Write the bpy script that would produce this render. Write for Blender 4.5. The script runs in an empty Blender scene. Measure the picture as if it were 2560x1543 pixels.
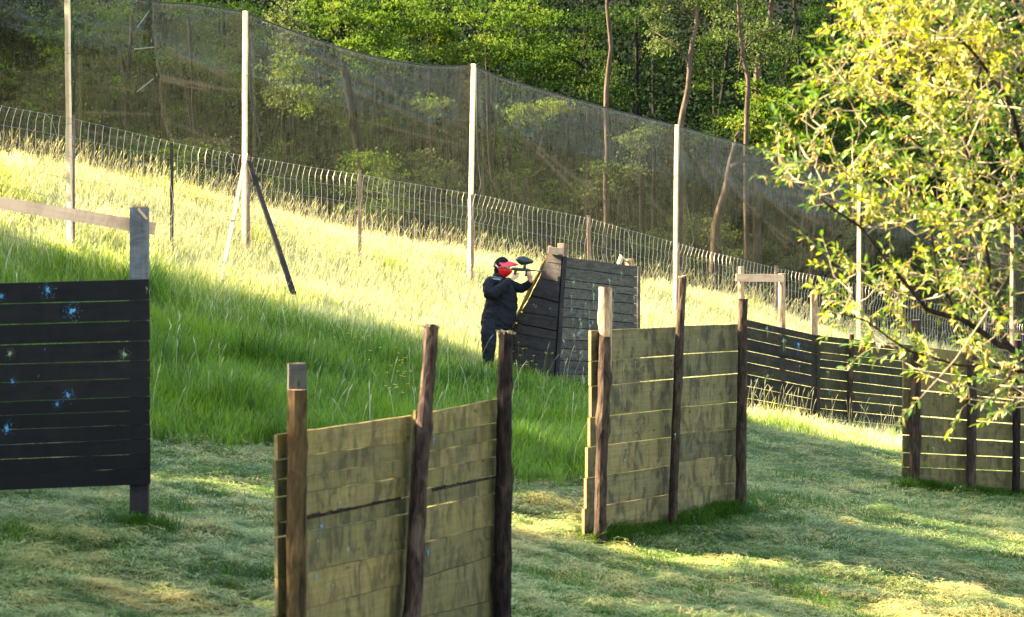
import bpy, bmesh, math, random
import numpy as np
from mathutils import Vector, Matrix, noise as mnoise

random.seed(7)
RNG = np.random.default_rng(11)
scene = bpy.context.scene
COL = scene.collection
EYE = 4.0

# ------------------------------------------------------------------ camera
FPX = 6044.0                      # focal length in pixels of a 2560 px wide frame
PITCH = math.atan((771.5 - 550.0) / FPX)
cam_data = bpy.data.cameras.new("camera")
cam = bpy.data.objects.new("camera", cam_data)
COL.objects.link(cam)
cam_data.sensor_width = 36.0
cam_data.lens = FPX * 36.0 / 2560.0
cam.location = (0, 0, EYE)
cam.rotation_euler = (math.pi / 2 - PITCH, 0, 0)
cam_data.clip_start = 0.1
cam_data.clip_end = 1500
cam_data.dof.use_dof = True
cam_data.dof.focus_distance = 36.0
cam_data.dof.aperture_fstop = 4.2
scene.camera = cam

# ------------------------------------------------------------------ sky and sun
SUN_EL = math.radians(30)
SX, SY = -0.985, 0.172             # horizontal direction towards the sun
world = bpy.data.worlds.new("World")
scene.world = world
world.use_nodes = True
wn = world.node_tree
bg = wn.nodes["Background"]
sky = wn.nodes.new("ShaderNodeTexSky")
sky.sky_type = 'NISHITA'
sky.sun_disc = False
sky.sun_elevation = SUN_EL
sky.sun_rotation = math.atan2(SX, SY)
wn.links.new(sky.outputs[0], bg.inputs[0])
bg.inputs[1].default_value = 0.077
sun_data = bpy.data.lights.new("sun", 'SUN')
sun_data.energy = 5.0
sun_data.angle = math.radians(0.53)
sun_data.color = (1.0, 0.88, 0.66)
sun = bpy.data.objects.new("sun", sun_data)
COL.objects.link(sun)
sdir = Vector((SX * math.cos(SUN_EL), SY * math.cos(SUN_EL), math.sin(SUN_EL))).normalized()
sun.rotation_euler = sdir.to_track_quat('Z', 'Y').to_euler()
sun.location = (-30, 10, 30)
scene.view_settings.view_transform = 'Standard'
scene.view_settings.look = 'None'
scene.view_settings.exposure = 3.8
scene.view_settings.use_white_balance = True
scene.view_settings.white_balance_temperature = 7450
scene.view_settings.gamma = 1.0
scene.view_settings.use_curve_mapping = False
scene.cycles.max_bounces = 6
scene.cycles.diffuse_bounces = 3
scene.cycles.transmission_bounces = 3
scene.cycles.transparent_max_bounces = 12
scene.cycles.use_denoising = True
scene.cycles.sample_clamp_indirect = 4.0

# ------------------------------------------------------------------ placing helpers
CP, SP = math.cos(PITCH), math.sin(PITCH)
def P(px, py, Y):
    """a real point at distance Y in front of the photographer, seen in direction px, py"""
    a = (px - 1280.0) / FPX
    b = -(py - 771.5) / FPX
    dy = CP + b * SP
    dz = -SP + b * CP
    s = Y / dy
    return Vector((a * s, Y, EYE + dz * s))
def Pn(px, py, Y):
    px, py, Y = np.asarray(px, float), np.asarray(py, float), np.asarray(Y, float)
    a = (px - 1280.0) / FPX; b = -(py - 771.5) / FPX
    dy = CP + b * SP; dz = -SP + b * CP
    s = Y / dy
    return np.stack([a * s, np.broadcast_to(Y, s.shape) * 1.0, EYE + dz * s], -1)

_L = RNG.random((256, 256))
def vnoise(x, y):
    xi = np.floor(x).astype(int); yi = np.floor(y).astype(int)
    fx = x - xi; fy = y - yi
    fx = fx * fx * (3 - 2 * fx); fy = fy * fy * (3 - 2 * fy)
    g = lambda i, j: _L[i % 256, j % 256]
    return (g(xi, yi) * (1 - fx) + g(xi + 1, yi) * fx) * (1 - fy) + (g(xi, yi + 1) * (1 - fx) + g(xi + 1, yi + 1) * fx) * fy
def fbm(x, y, o=3):
    s = 0; a = 0.5; t = 0
    for k in range(o):
        s = s + a * vnoise(x * 2 ** k + 17 * k, y * 2 ** k + 31 * k); t += a; a *= 0.5
    return s / t

# ------------------------------------------------------------------ materials
def newmat(name):
    m = bpy.data.materials.new(name); m.use_nodes = True
    nt = m.node_tree
    for n in list(nt.nodes):
        nt.nodes.remove(n)
    out = nt.nodes.new("ShaderNodeOutputMaterial")
    return m, nt, out
def N(nt, t, **kw):
    n = nt.nodes.new(t)
    for k, v in kw.items():
        setattr(n, k, v)
    return n
def setin(n, **kw):
    for k, v in kw.items():
        n.inputs[k.replace('_', ' ')].default_value = v
def ramp(nt, src, stops):
    r = nt.nodes.new("ShaderNodeValToRGB")
    els = r.color_ramp.elements
    while len(els) < len(stops):
        els.new(0.5)
    for e, (p, c) in zip(els, stops):
        e.position = p; e.color = (c[0], c[1], c[2], 1)
    nt.links.new(src, r.inputs[0])
    return r.outputs[0]
def mixc(nt, fac, a, b, mode='MIX'):
    n = N(nt, "ShaderNodeMix", data_type='RGBA', blend_type=mode)
    for sock, v in ((n.inputs[0], fac), (n.inputs[6], a), (n.inputs[7], b)):
        if hasattr(v, 'is_linked') or hasattr(v, 'links'):
            nt.links.new(v, sock)
        elif isinstance(v, (int, float)):
            sock.default_value = v
        else:
            sock.default_value = (v[0], v[1], v[2], 1)
    return n.outputs[2]
def attr(nt, name):
    a = N(nt, "ShaderNodeAttribute", attribute_name=name)
    return a.outputs['Fac']
def noise(nt, vec, scale, detail=4, rough=0.55, sc3=None, dist=0.0):
    if sc3 is not None:
        mp = N(nt, "ShaderNodeMapping"); mp.inputs['Scale'].default_value = sc3
        nt.links.new(vec, mp.inputs[0]); vec = mp.outputs[0]
    n = N(nt, "ShaderNodeTexNoise"); setin(n, Scale=scale, Detail=detail, Roughness=rough, Distortion=dist)
    nt.links.new(vec, n.inputs['Vector'])
    return n.outputs[0]
def bump(nt, h, strength, dist=0.01):
    b = N(nt, "ShaderNodeBump"); setin(b, Strength=strength, Distance=dist)
    nt.links.new(h, b.inputs['Height'])
    return b.outputs[0]

def plain(name, col, rough=0.6, nscale=30, var=0.25, spec=0.4, bumpd=0.002, metallic=0.0, coat=0.0):
    m, nt, out = newmat(name)
    tc = N(nt, "ShaderNodeTexCoord")
    nz = noise(nt, tc.outputs['Object'], nscale)
    c = mixc(nt, nz, [x * (1 - var) for x in col], [min(1, x * (1 + var)) for x in col])
    b = N(nt, "ShaderNodeBsdfPrincipled"); setin(b, Roughness=rough, Metallic=metallic)
    b.inputs['Specular IOR Level'].default_value = spec
    b.inputs['Coat Weight'].default_value = coat
    nt.links.new(c, b.inputs['Base Color'])
    nt.links.new(bump(nt, nz, 0.5, bumpd), b.inputs['Normal'])
    nt.links.new(b.outputs[0], out.inputs[0])
    return m

def leafmat(name, stops, trans=0.45, tcol=(1.0, 1.0, 0.5), rough=0.45, height=False, spec=0.35):
    m, nt, out = newmat(name)
    tv = attr(nt, 'tv')
    c = ramp(nt, tv, stops)
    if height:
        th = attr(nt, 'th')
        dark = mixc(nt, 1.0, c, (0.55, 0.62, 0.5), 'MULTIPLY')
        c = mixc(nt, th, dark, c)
    b = N(nt, "ShaderNodeBsdfPrincipled"); setin(b, Roughness=rough)
    b.inputs['Specular IOR Level'].default_value = spec
    nt.links.new(c, b.inputs['Base Color'])
    t = N(nt, "ShaderNodeBsdfTranslucent")
    nt.links.new(mixc(nt, 1.0, c, tcol, 'MULTIPLY'), t.inputs[0])
    mx = N(nt, "ShaderNodeMixShader"); mx.inputs[0].default_value = trans
    nt.links.new(b.outputs[0], mx.inputs[1]); nt.links.new(t.outputs[0], mx.inputs[2])
    nt.links.new(mx.outputs[0], out.inputs[0])
    return m

def boardmat(name, light, dark, stain, stain_amt=0.5, rough=0.75, grain=1.0, vstreak=0.5, tint2=None):
    """weathered sawn board; uv in metres (u along the board), tv = one random value per board"""
    m, nt, out = newmat(name)
    uv = N(nt, "ShaderNodeTexCoord").outputs['UV']
    tv = attr(nt, 'tv')
    comb = N(nt, "ShaderNodeCombineXYZ"); nt.links.new(tv, comb.inputs[2])
    ml = N(nt, "ShaderNodeVectorMath", operation='SCALE'); nt.links.new(comb.outputs[0], ml.inputs[0]); ml.inputs['Scale'].default_value = 37.0
    ad = N(nt, "ShaderNodeVectorMath", operation='ADD'); nt.links.new(uv, ad.inputs[0]); nt.links.new(ml.outputs[0], ad.inputs[1])
    v = ad.outputs[0]
    g1 = noise(nt, v, 1.0, 6, 0.6, (1.6, 34, 1), 0.6)
    g2 = noise(nt, v, 1.0, 5, 0.6, (7, 160, 1), 0.3)
    st = noise(nt, v, 1.0, 7, 0.68, (7, 3.0, 1), 0.9)
    s2 = noise(nt, v, 1.0, 6, 0.6, (26, 3.5, 1), 0.3)
    bl = noise(nt, v, 1.0, 4, 0.6, (2.6, 5, 1), 0.8)
    c = mixc(nt, ramp(nt, g1, [(0.3, (0, 0, 0)), (0.7, (1, 1, 1))]), dark, light)
    c = mixc(nt, mixc(nt, 1.0, (grain * 0.5,) * 3, ramp(nt, g2, [(0.35, (1, 1, 1)), (0.6, (0, 0, 0))]), 'MULTIPLY'), c, dark)
    if tint2 is not None:
        c = mixc(nt, ramp(nt, bl, [(0.45, (0, 0, 0)), (0.75, (0.85, 0.85, 0.85))]), c, tint2)
    sm = ramp(nt, st, [(0.46, (0, 0, 0)), (0.61, (stain_amt * .9,) * 3)])
    c = mixc(nt, sm, c, stain)
    c = mixc(nt, ramp(nt, s2, [(0.52, (0, 0, 0)), (0.72, (stain_amt * .55,) * 3)]), c, stain)
    c = mixc(nt, ramp(nt, s2, [(0.25, (.25, .25, .25)), (0.42, (0, 0, 0))]), c, [min(1, x * 1.7) for x in light])
    kn = N(nt, "ShaderNodeTexVoronoi"); kn.inputs['Scale'].default_value = 1.0
    mp = N(nt, "ShaderNodeMapping"); mp.inputs['Scale'].default_value = (3.0, 7.0, 1)
    nt.links.new(v, mp.inputs[0]); nt.links.new(mp.outputs[0], kn.inputs['Vector'])
    kr = ramp(nt, kn.outputs['Distance'], [(0.04, (0.85, 0.85, 0.85)), (0.11, (0, 0, 0))])
    c = mixc(nt, kr, c, [x * 0.35 for x in dark])
    bv = ramp(nt, tv, [(0.0, (0.74, 0.76, 0.78)), (0.5, (1, 1, 1)), (1.0, (1.30, 1.22, 1.10))])
    c = mixc(nt, 1.0, c, bv, 'MULTIPLY')
    b = N(nt, "ShaderNodeBsdfPrincipled"); setin(b, Roughness=rough)
    b.inputs['Specular IOR Level'].default_value = 0.13
    nt.links.new(c, b.inputs['Base Color'])
    hh = mixc(nt, 0.5, g1, g2)
    nt.links.new(bump(nt, hh, 0.7, 0.004), b.inputs['Normal'])
    nt.links.new(b.outputs[0], out.inputs[0])
    return m

def barkmat(name, a, b_, c_, patch=0.4, scale=1.0):
    """bark: uv u around (m), v along (m)"""
    m, nt, out = newmat(name)
    v = N(nt, "ShaderNodeTexCoord").outputs['Object']
    f = noise(nt, v, 1.0, 6, 0.65, (34 * scale, 34 * scale, 7 * scale), 0.5)
    p = noise(nt, v, 1.0, 4, 0.6, (9 * scale, 9 * scale, 3.2 * scale), 0.8)
    c = mixc(nt, ramp(nt, f, [(0.35, (0, 0, 0)), (0.65, (1, 1, 1))]), a, b_)
    c = mixc(nt, ramp(nt, p, [(0.5, (0, 0, 0)), (0.68, (patch,) * 3)]), c, c_)
    b = N(nt, "ShaderNodeBsdfPrincipled"); setin(b, Roughness=0.85)
    b.inputs['Specular IOR Level'].default_value = 0.07
    nt.links.new(c, b.inputs['Base Color'])
    nt.links.new(bump(nt, mixc(nt, 0.4, f, p), 0.9, 0.012), b.inputs['Normal'])
    nt.links.new(b.outputs[0], out.inputs[0])
    return m

M = {}
M['black'] = boardmat('black_stained_board', (0.0050, 0.0054, 0.0065), (0.0020, 0.0022, 0.0028), (0.010, 0.0075, 0.007), 0.5, 0.72, 0.8, tint2=(0.0075, 0.0065, 0.0065))
M['olive'] = boardmat('olive_treated_board', (0.158, 0.120, 0.048), (0.098, 0.074, 0.030), (0.026, 0.022, 0.012), 0.78, 0.7, 0.6, tint2=(0.115, 0.088, 0.026))
M['mossy'] = boardmat('mossy_treated_board', (0.150, 0.118, 0.054), (0.080, 0.064, 0.029), (0.024, 0.022, 0.013), 0.92, 0.75, 0.8, tint2=(0.100, 0.082, 0.036))
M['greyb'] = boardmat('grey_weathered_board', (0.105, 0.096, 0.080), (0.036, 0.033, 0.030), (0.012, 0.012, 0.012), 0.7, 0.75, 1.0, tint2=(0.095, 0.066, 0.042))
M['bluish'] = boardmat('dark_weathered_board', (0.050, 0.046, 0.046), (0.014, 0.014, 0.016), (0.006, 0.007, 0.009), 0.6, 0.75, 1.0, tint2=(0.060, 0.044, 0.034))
M['fardark'] = boardmat('dark_brown_board', (0.030, 0.027, 0.024), (0.010, 0.010, 0.010), (0.007, 0.008, 0.008), 0.6, 0.75, 1.0, tint2=(0.042, 0.036, 0.024))
M['faroak'] = boardmat('brown_green_board', (0.060, 0.054, 0.030), (0.022, 0.020, 0.013), (0.010, 0.011, 0.009), 0.7, 0.75, 1.0, tint2=(0.045, 0.042, 0.022))
M['pale'] = boardmat('pale_new_timber', (0.62, 0.41, 0.27), (0.45, 0.28, 0.18), (0.20, 0.13, 0.08), 0.35, 0.6, 0.5)
M['cream'] = boardmat('cream_sawn_timber', (0.66, 0.50, 0.32), (0.50, 0.36, 0.22), (0.24, 0.17, 0.10), 0.3, 0.6, 0.5)
M['brownpost'] = boardmat('pinkish_brown_timber', (0.30, 0.19, 0.14), (0.17, 0.10, 0.07), (0.07, 0.045, 0.03), 0.5, 0.7, 0.8)
M['darkpost'] = boardmat('dark_brown_timber', (0.055, 0.042, 0.034), (0.022, 0.017, 0.014), (0.10, 0.08, 0.06), 0.4, 0.7, 1.0)
M['shadedprop'] = boardmat('shaded_brown_prop', (0.020, 0.014, 0.010), (0.008, 0.006, 0.005), (0.04, 0.03, 0.02), 0.4, 0.7, 1.0)  # brown timber darkened: the shade on its turned side is in the colour
M['greycap'] = boardmat('grey_brown_cap', (0.085, 0.075, 0.062), (0.045, 0.040, 0.034), (0.018, 0.015, 0.012), 0.8, 0.75, 1.0)
M['greypost'] = boardmat('silver_grey_timber', (0.16, 0.165, 0.17), (0.085, 0.088, 0.093), (0.035, 0.035, 0.036), 0.6, 0.75, 1.0)
M['brownlog'] = boardmat('brown_sawn_post', (0.080, 0.050, 0.020), (0.028, 0.017, 0.008), (0.02, 0.014, 0.01), 0.6, 0.7, 0.9)
M['dark_foot'] = boardmat('black_brown_post', (0.022, 0.016, 0.016), (0.010, 0.008, 0.009), (0.035, 0.028, 0.026), 0.5, 0.75, 0.9)  # darker timber for the lower part of the left post
M['bark_red'] = barkmat('reddish_bark', (0.011, 0.007, 0.006), (0.056, 0.033, 0.025), (0.13, 0.085, 0.060), 0.6)
M['bark_dark'] = barkmat('dark_bark', (0.004, 0.003, 0.003), (0.022, 0.014, 0.011), (0.08, 0.045, 0.032), 0.45)
M['bark_mid'] = barkmat('brown_bark', (0.008, 0.006, 0.005), (0.048, 0.030, 0.020), (0.10, 0.068, 0.045), 0.5)
M['sawnlog'] = barkmat('brown_weathered_log', (0.014, 0.008, 0.004), (0.085, 0.050, 0.020), (0.024, 0.016, 0.010), 0.7, .6)
M['ochre'] = barkmat('ochre_rough_bark', (0.10, 0.05, 0.015), (0.34, 0.20, 0.06), (0.05, 0.028, 0.012), 0.8)
M['peeled'] = barkmat('peeled_wood', (0.20, 0.11, 0.06), (0.42, 0.28, 0.17), (0.09, 0.04, 0.022), 0.75)
M['cut'] = plain('cut_wood', (0.36, 0.27, 0.17), 0.7, 60, 0.4)
M['endgrain'] = plain('fresh_cut_edge', (0.24, 0.115, 0.038), 0.7, 45, 0.5)
M['blue_paint'] = plain('blue_paint', (0.02, 0.17, 0.32), 0.4, 40, 0.3)
M['green_paint'] = plain('pale_green_paint', (0.15, 0.21, 0.10), 0.45, 40, 0.3)
M['mint_paint'] = plain('pale_blue_grey_paint', (0.10, 0.125, 0.11), 0.5, 40, 0.3)
M['wire'] = plain('galvanised_wire', (0.50, 0.44, 0.37), 0.45, 20, 0.1, metallic=0.15)
M['thinwire'] = plain('dull_wire', (0.20, 0.19, 0.19), 0.5, 20, 0.1, metallic=0.3)
M['cord'] = plain('dark_green_cord', (0.006, 0.013, 0.009), 0.7, 20, 0.2)
M['nethem'] = plain('black_net_hem', (0.02, 0.022, 0.02), 0.8, 20, 0.3)

# ------------------------------------------------------------------ object helpers
def tag(o, label=None, cat=None, group=None, kind=None):
    if label: o['label'] = label
    if cat: o['category'] = cat
    if group: o['group'] = group
    if kind: o['kind'] = kind
    return o
def empty(name, loc, label, cat, group=None):
    o = bpy.data.objects.new(name, None); COL.objects.link(o)
    o.location = loc; o.empty_display_size = 0.3
    return tag(o, label, cat, group)
def link(name, me, mats, parent=None, smooth=False, origin=None):
    """links a world-space mesh; its origin is moved to `origin` and it is parented without moving it"""
    for m in (mats if isinstance(mats, (list, tuple)) else [mats]):
        me.materials.append(m)
    if smooth:
        me.shade_smooth()
    o = bpy.data.objects.new(name, me); COL.objects.link(o)
    if parent is not None:
        pl = wloc(parent)
        me.transform(Matrix.Translation(-pl)); o.parent = parent
        return o
    if origin is not None:
        me.transform(Matrix.Translation(-Vector(origin))); o.location = origin
    return o
def wloc(o):
    v = Vector(o.location)
    while o.parent:
        o = o.parent; v = v + Vector(o.location)
    return v

class MB:
    """collects polygons with uv, a per-vertex value tv and a material slot"""
    def __init__(self): self.v = []; self.f = []; self.uv = []; self.tv = []; self.mi = []
    def add(self, verts, faces, uvs=None, tv=0.5, mi=0):
        b = len(self.v)
        self.v += [tuple(p) for p in verts]
        self.tv += [tv] * len(verts)
        for k, f in enumerate(faces):
            self.f.append([b + i for i in f]); self.mi.append(mi)
            self.uv += (uvs[k] if uvs else [(0, 0)] * len(f))
    def board(self, a, b, hgt, thick, nrm, up=Vector((0, 0, 1)), tv=None, seg=6, jit=0.0, hb=None, endjit=0.0, mi=0, upb=None):
        """a, b = lower edge line ends (front face), hgt along up, thickness back along -nrm"""
        a, b = Vector(a), Vector(b); hb = hgt if hb is None else hb
        upb = up if upb is None else upb
        tv = random.random() if tv is None else tv
        L = (b - a).length; n = Vector(nrm).normalized()
        u0 = random.random() * 5
        V = []
        for i in range(seg + 1):
            t = i / seg
            p = a.lerp(b, t); h = hgt * (1 - t) + hb * t; u = (up.lerp(upb, t))
            j1 = random.uniform(-jit, jit); j2 = random.uniform(-jit, jit); w = random.uniform(-jit, jit) * 0.6
            lo = p + u * j1 + n * w; hi = p + u * (h + j2) + n * (w + random.uniform(-jit, jit) * 0.4)
            if i in (0, seg) and endjit:
                d = (b - a).normalized() * random.uniform(-endjit, endjit)
                lo = lo + d; hi = hi + d
            V += [lo, hi, hi - n * thick, lo - n * thick]
        F = []; U = []
        for i in range(seg):
            q = i * 4; ua = u0 + L * i / seg; ub = u0 + L * (i + 1) / seg
            for (c0, c1, va, vb) in ((0, 1, 0, hgt), (1, 2, hgt, hgt + thick), (2, 3, hgt, 0), (3, 0, -thick, 0)):
                F.append([q + c0, q + 4 + c0, q + 4 + c1, q + c1]); U.append([(ua, va), (ub, va), (ub, vb), (ua, vb)])
        F.append([0, 1, 2, 3]); U.append([(0, 0), (0, hgt), (thick, hgt), (thick, 0)])
        q = seg * 4; F.append([q + 3, q + 2, q + 1, q]); U.append([(thick, 0), (thick, hgt), (0, hgt), (0, 0)])
        self.add(V, F, U, tv, mi)
    def beam(self, a, b, w, d, xdir, tv=None, mi=0, endmi=None, seg=4, jit=0.003):
        """rectangular timber along a->b, w wide along xdir"""
        a, b = Vector(a), Vector(b); z = (b - a).normalized()
        x = Vector(xdir); x = (x - z * x.dot(z)).normalized(); y = z.cross(x)
        tv = random.random() if tv is None else tv; L = (b - a).length
        V = []; u0 = random.random() * 4
        for i in range(seg + 1):
            p = a.lerp(b, i / seg) + x * random.uniform(-jit, jit) + y * random.uniform(-jit, jit)
            V += [p - x * w / 2 - y * d / 2, p + x * w / 2 - y * d / 2, p + x * w / 2 + y * d / 2, p - x * w / 2 + y * d / 2]
        F = []; U = []
        for i in range(seg):
            q = i * 4; ua = u0 + L * i / seg; ub = u0 + L * (i + 1) / seg
            vs = (0, w, w + d, 2 * w + d, 2 * w + 2 * d)
            for k in range(4):
                k2 = (k + 1) % 4
                F.append([q + k, q + k2, q + 4 + k2, q + 4 + k]); U.append([(ua, vs[k]), (ua, vs[k + 1]), (ub, vs[k + 1]), (ub, vs[k])])
        self.add(V, F, U, tv, mi)
        e = mi if endmi is None else endmi
        self.add(V[:4], [[3, 2, 1, 0]], [[(0, 0), (0, w), (d, w), (d, 0)]], tv, e)
        self.add(V[-4:], [[0, 1, 2, 3]], [[(0, 0), (0, w), (d, w), (d, 0)]], tv, e)
    def log(self, pts, rad, n=14, tv=0.5, mi=0, endmi=None, rough=0.09, knots=0, sub=5, frayed=0):
        """round timber along pts with radii rad, bark lumps and knots; ends closed by cut faces"""
        pts = [Vector(p) for p in pts]
        Q = []; R = []
        for i in range(len(pts) - 1):
            for k in range(sub):
                t = k / sub; Q.append(pts[i].lerp(pts[i + 1], t)); R.append(rad[i] * (1 - t) + rad[i + 1] * t)
        Q.append(pts[-1]); R.append(rad[-1])
        z = (pts[-1] - pts[0]).normalized()
        x = Vector((1, 0, 0)); x = (x - z * x.dot(z)).normalized(); y = z.cross(x)
        off = Vector((random.random() * 50,) * 3)
        kn = [(random.uniform(0.08, 0.92) * (len(Q) - 1), random.uniform(0, 6.28), random.uniform(0.2, 0.4)) for _ in range(knots)]
        V = []
        for i, (p, r) in enumerate(zip(Q, R)):
            for k in range(n):
                a = 2 * math.pi * k / n
                d = x * math.cos(a) + y * math.sin(a)
                rr = r * (1 + rough * 2 * mnoise.noise((p * 6 + d * 1.2) + off) + rough * mnoise.noise((p * 22 + d * 3) + off))
                for (ki, ka, ks) in kn:
                    da = abs((a - ka + math.pi) % (2 * math.pi) - math.pi)
                    rr += r * ks * math.exp(-((i - ki) ** 2) / 0.7 - (da / 0.5) ** 2)
                V.append(p + d * rr)
        F = []
        for i in range(len(Q) - 1):
            for k in range(n):
                k2 = (k + 1) % n
                F.append([i * n + k, i * n + k2, (i + 1) * n + k2, (i + 1) * n + k])
        self.add(V, F, None, tv, mi)
        e = mi if endmi is None else endmi
        self.add(V[-n:], [list(range(n))], None, tv, e)
        self.add(V[:n], [list(range(n))[::-1]], None, tv, e)
        for k in range(frayed):           # splinters of bark standing off the cut end
            a = random.uniform(0, 6.28); d = x * math.cos(a) + y * math.sin(a); s = x * -math.sin(a) + y * math.cos(a)
            p = pts[-1] + d * rad[-1] * random.uniform(0.8, 1.05) - z * random.uniform(0, 0.02)
            l = random.uniform(0.012, 0.04); w = random.uniform(0.005, 0.014)
            tip = p + d * l + z * random.uniform(-0.01, 0.02)
            self.add([p - s * w, p + s * w, tip, p - z * 0.015], [[0, 1, 2], [0, 2, 3], [1, 3, 2]], None, tv, e)
    def tube(self, pts, rad, n=5, tv=0.5, mi=0, cap=True):
        pts = [Vector(p) for p in pts]
        if not isinstance(rad, (list, tuple)): rad = [rad] * len(pts)
        V = []
        for i, p in enumerate(pts):
            d = (pts[min(i + 1, len(pts) - 1)] - pts[max(i - 1, 0)])
            d = d.normalized() if d.length > 1e-9 else Vector((0, 0, 1))
            x = d.orthogonal().normalized() if abs(d.z) > 0.95 else d.cross(Vector((0, 0, 1))).normalized()
            y = d.cross(x)
            for k in range(n):
                a = 2 * math.pi * k / n
                V.append(p + (x * math.cos(a) + y * math.sin(a)) * rad[i])
        F = [[i * n + k, i * n + (k + 1) % n, (i + 1) * n + (k + 1) % n, (i + 1) * n + k] for i in range(len(pts) - 1) for k in range(n)]
        if cap: F += [list(range(n))[::-1], [(len(pts) - 1) * n + k for k in range(n)]]
        self.add(V, F, None, tv, mi)
    def splat(self, c, nrm, size, mi, up=Vector((0, 0, 1)), drip=0.0, seed=None):
        """a paint hit: uneven star of paint plus droplets lying 2 mm proud of the board"""
        n = Vector(nrm).normalized(); x = up.cross(n).normalized(); c = Vector(c) + n * 0.003
        z = up
        k = 18; pts = []
        for i in range(k):
            a = 2 * math.pi * i / k
            r = size * random.choice((0.25, 0.4, 0.5, 0.75, 1.0)) * random.uniform(0.6, 1.0)
            pts.append(c + (x * math.cos(a) + z * math.sin(a)) * r)
        self.add([c + n * 0.001] + pts, [[0, i + 1, (i + 1) % k + 1] for i in range(k)], None, 0.5, mi)
        for _ in range(34):
            a = random.uniform(0, 6.28); r = size * random.uniform(0.7, 2.3); s = size * random.uniform(0.02, 0.08)
            d = x * math.cos(a) + z * math.sin(a); t = x * -math.sin(a) + z * math.cos(a)
            q = c + d * r
            self.add([q - t * s, q + d * s * 2.2, q + t * s, q - d * s * 1.6], [[0, 1, 2, 3]], None, 0.5, mi)
        if drip:
            for _ in range(2):
                q = c + x * random.uniform(-size, size) * 0.5; l = drip * random.uniform(0.4, 1.0); w = size * 0.06
                self.add([q - x * w, q + x * w, q + x * w * 0.6 - z * l, q - x * w * 0.6 - z * l], [[0, 1, 2, 3]], None, 0.5, mi)
    def mesh(self, name):
        me = bpy.data.meshes.new(name)
        me.from_pydata(self.v, [], self.f)
        uvl = me.uv_layers.new(name="UVMap")
        uvl.data.foreach_set('uv', np.array(self.uv, dtype=np.float32).ravel())
        a = me.attributes.new('tv', 'FLOAT', 'POINT'); a.data.foreach_set('value', np.array(self.tv, dtype=np.float32))
        me.polygons.foreach_set('material_index', np.array(self.mi, dtype=np.int32))
        me.update()
        return me
    def build(self, name, mats, parent=None, smooth=False, origin=None):
        return link(name, self.mesh(name), mats, parent, smooth, origin)

def np_mesh(name, verts, sizes, loops, attrs, matidx=None):
    me = bpy.data.meshes.new(name)
    nv = len(verts); sizes = np.asarray(sizes, dtype=np.int32)
    me.vertices.add(nv); me.vertices.foreach_set('co', np.ascontiguousarray(verts, dtype=np.float32).ravel())
    me.loops.add(len(loops)); me.loops.foreach_set('vertex_index', np.asarray(loops, dtype=np.int32))
    me.polygons.add(len(sizes))
    starts = np.concatenate([[0], np.cumsum(sizes)[:-1]]).astype(np.int32)
    me.polygons.foreach_set('loop_start', starts)
    if matidx is not None: me.polygons.foreach_set('material_index', np.asarray(matidx, dtype=np.int32))
    for k, a in attrs.items():
        at = me.attributes.new(k, 'FLOAT', 'POINT'); at.data.foreach_set('value', np.asarray(a, dtype=np.float32))
    me.update(calc_edges=True)
    return me

# ------------------------------------------------------------------ terrain
def fz(px):                       # distance of the net fence line in direction px
    return -34.6 / ((px - 1280.0) / FPX - 0.733)
ctrl = []
def cp(px, py, Y):
    v = P(px, py, Y); ctrl.append((v.x, v.y, v.z))
def cw(x, y, h): ctrl.append((x, y, EYE + h))
cp(345, 1318, 20); cp(-200, 1250, 20.5); cw(-0.75, 16.5, -3.1); cp(1470, 1340, 24); cp(1865, 1285, 25.6)
cp(1222, 932, 36.6); cp(1400, 962, 36.2); cp(370, 1085, 27.3); cp(700, 1118, 27.7); cw(0.1, 27, -2.95); cw(0.3, 31.5, -2.80); cw(0.6, 34, -2.62)
FENCE = [(175, 640), (612, 662), (1175, 733), (1688, 812), (2147, 880), (2530, 935)]
for px, py in FENCE: cp(px, py, fz(px))
CREST = [(0, 412), (430, 492), (612, 545), (900, 606), (1183, 655), (1500, 708), (1690, 738), (1870, 795), (2147, 845), (2500, 915)]
for px, py in CREST: cp(px, py, fz(px) + 5)
for px, py in CREST[::2]:
    v = P(px, py, fz(px) + 5); ctrl.append((v.x - 1.5, v.y + 5, v.z - 1.9)); ctrl.append((v.x - 3, v.y + 13, v.z - 3.2))
cp(2290, 1222, 32.0); cp(2550, 1238, 32.6); cp(1867, 1040, 41); cp(2047, 1076, 41); cp(2270, 1108, 41.2)
cw(4.6, 22, -3.65); cw(12, 26, -4.5); cw(14, 42, -5.0); cw(0, 0, -1.65); cw(0, 8, -2.55); cw(-9, 2, -1.2); cw(9, 2, -2.4)
cw(-8, 12, -2.1); cw(8, 14, -3.7); cw(-8.5, 27, -1.75); cw(-14, 24, -1.5); cw(-15, 38, -0.2); cw(-26, 30, 0.2); cw(-26, 55, 2.0)
cw(-16, 60, -1.5); cw(22, 60, -7); cw(30, 30, -6); cw(5, 80, -6); cw(-20, 85, -3); cw(28, 85, -8); cw(-30, 5, -1); cw(30, 5, -4)
ctrl = np.array(ctrl)
def _tps(r2): return 0.5 * r2 * np.log(r2 + 1e-9)
def _fit():
    X = ctrl[:, :2] / 20; n = len(X)
    d2 = ((X[:, None] - X[None]) ** 2).sum(-1)
    K = _tps(d2) + np.eye(n) * 2e-3
    Pm = np.hstack([np.ones((n, 1)), X])
    A = np.block([[K, Pm], [Pm.T, np.zeros((3, 3))]])
    return np.linalg.solve(A, np.concatenate([ctrl[:, 2], np.zeros(3)]))
_W = _fit()
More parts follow.
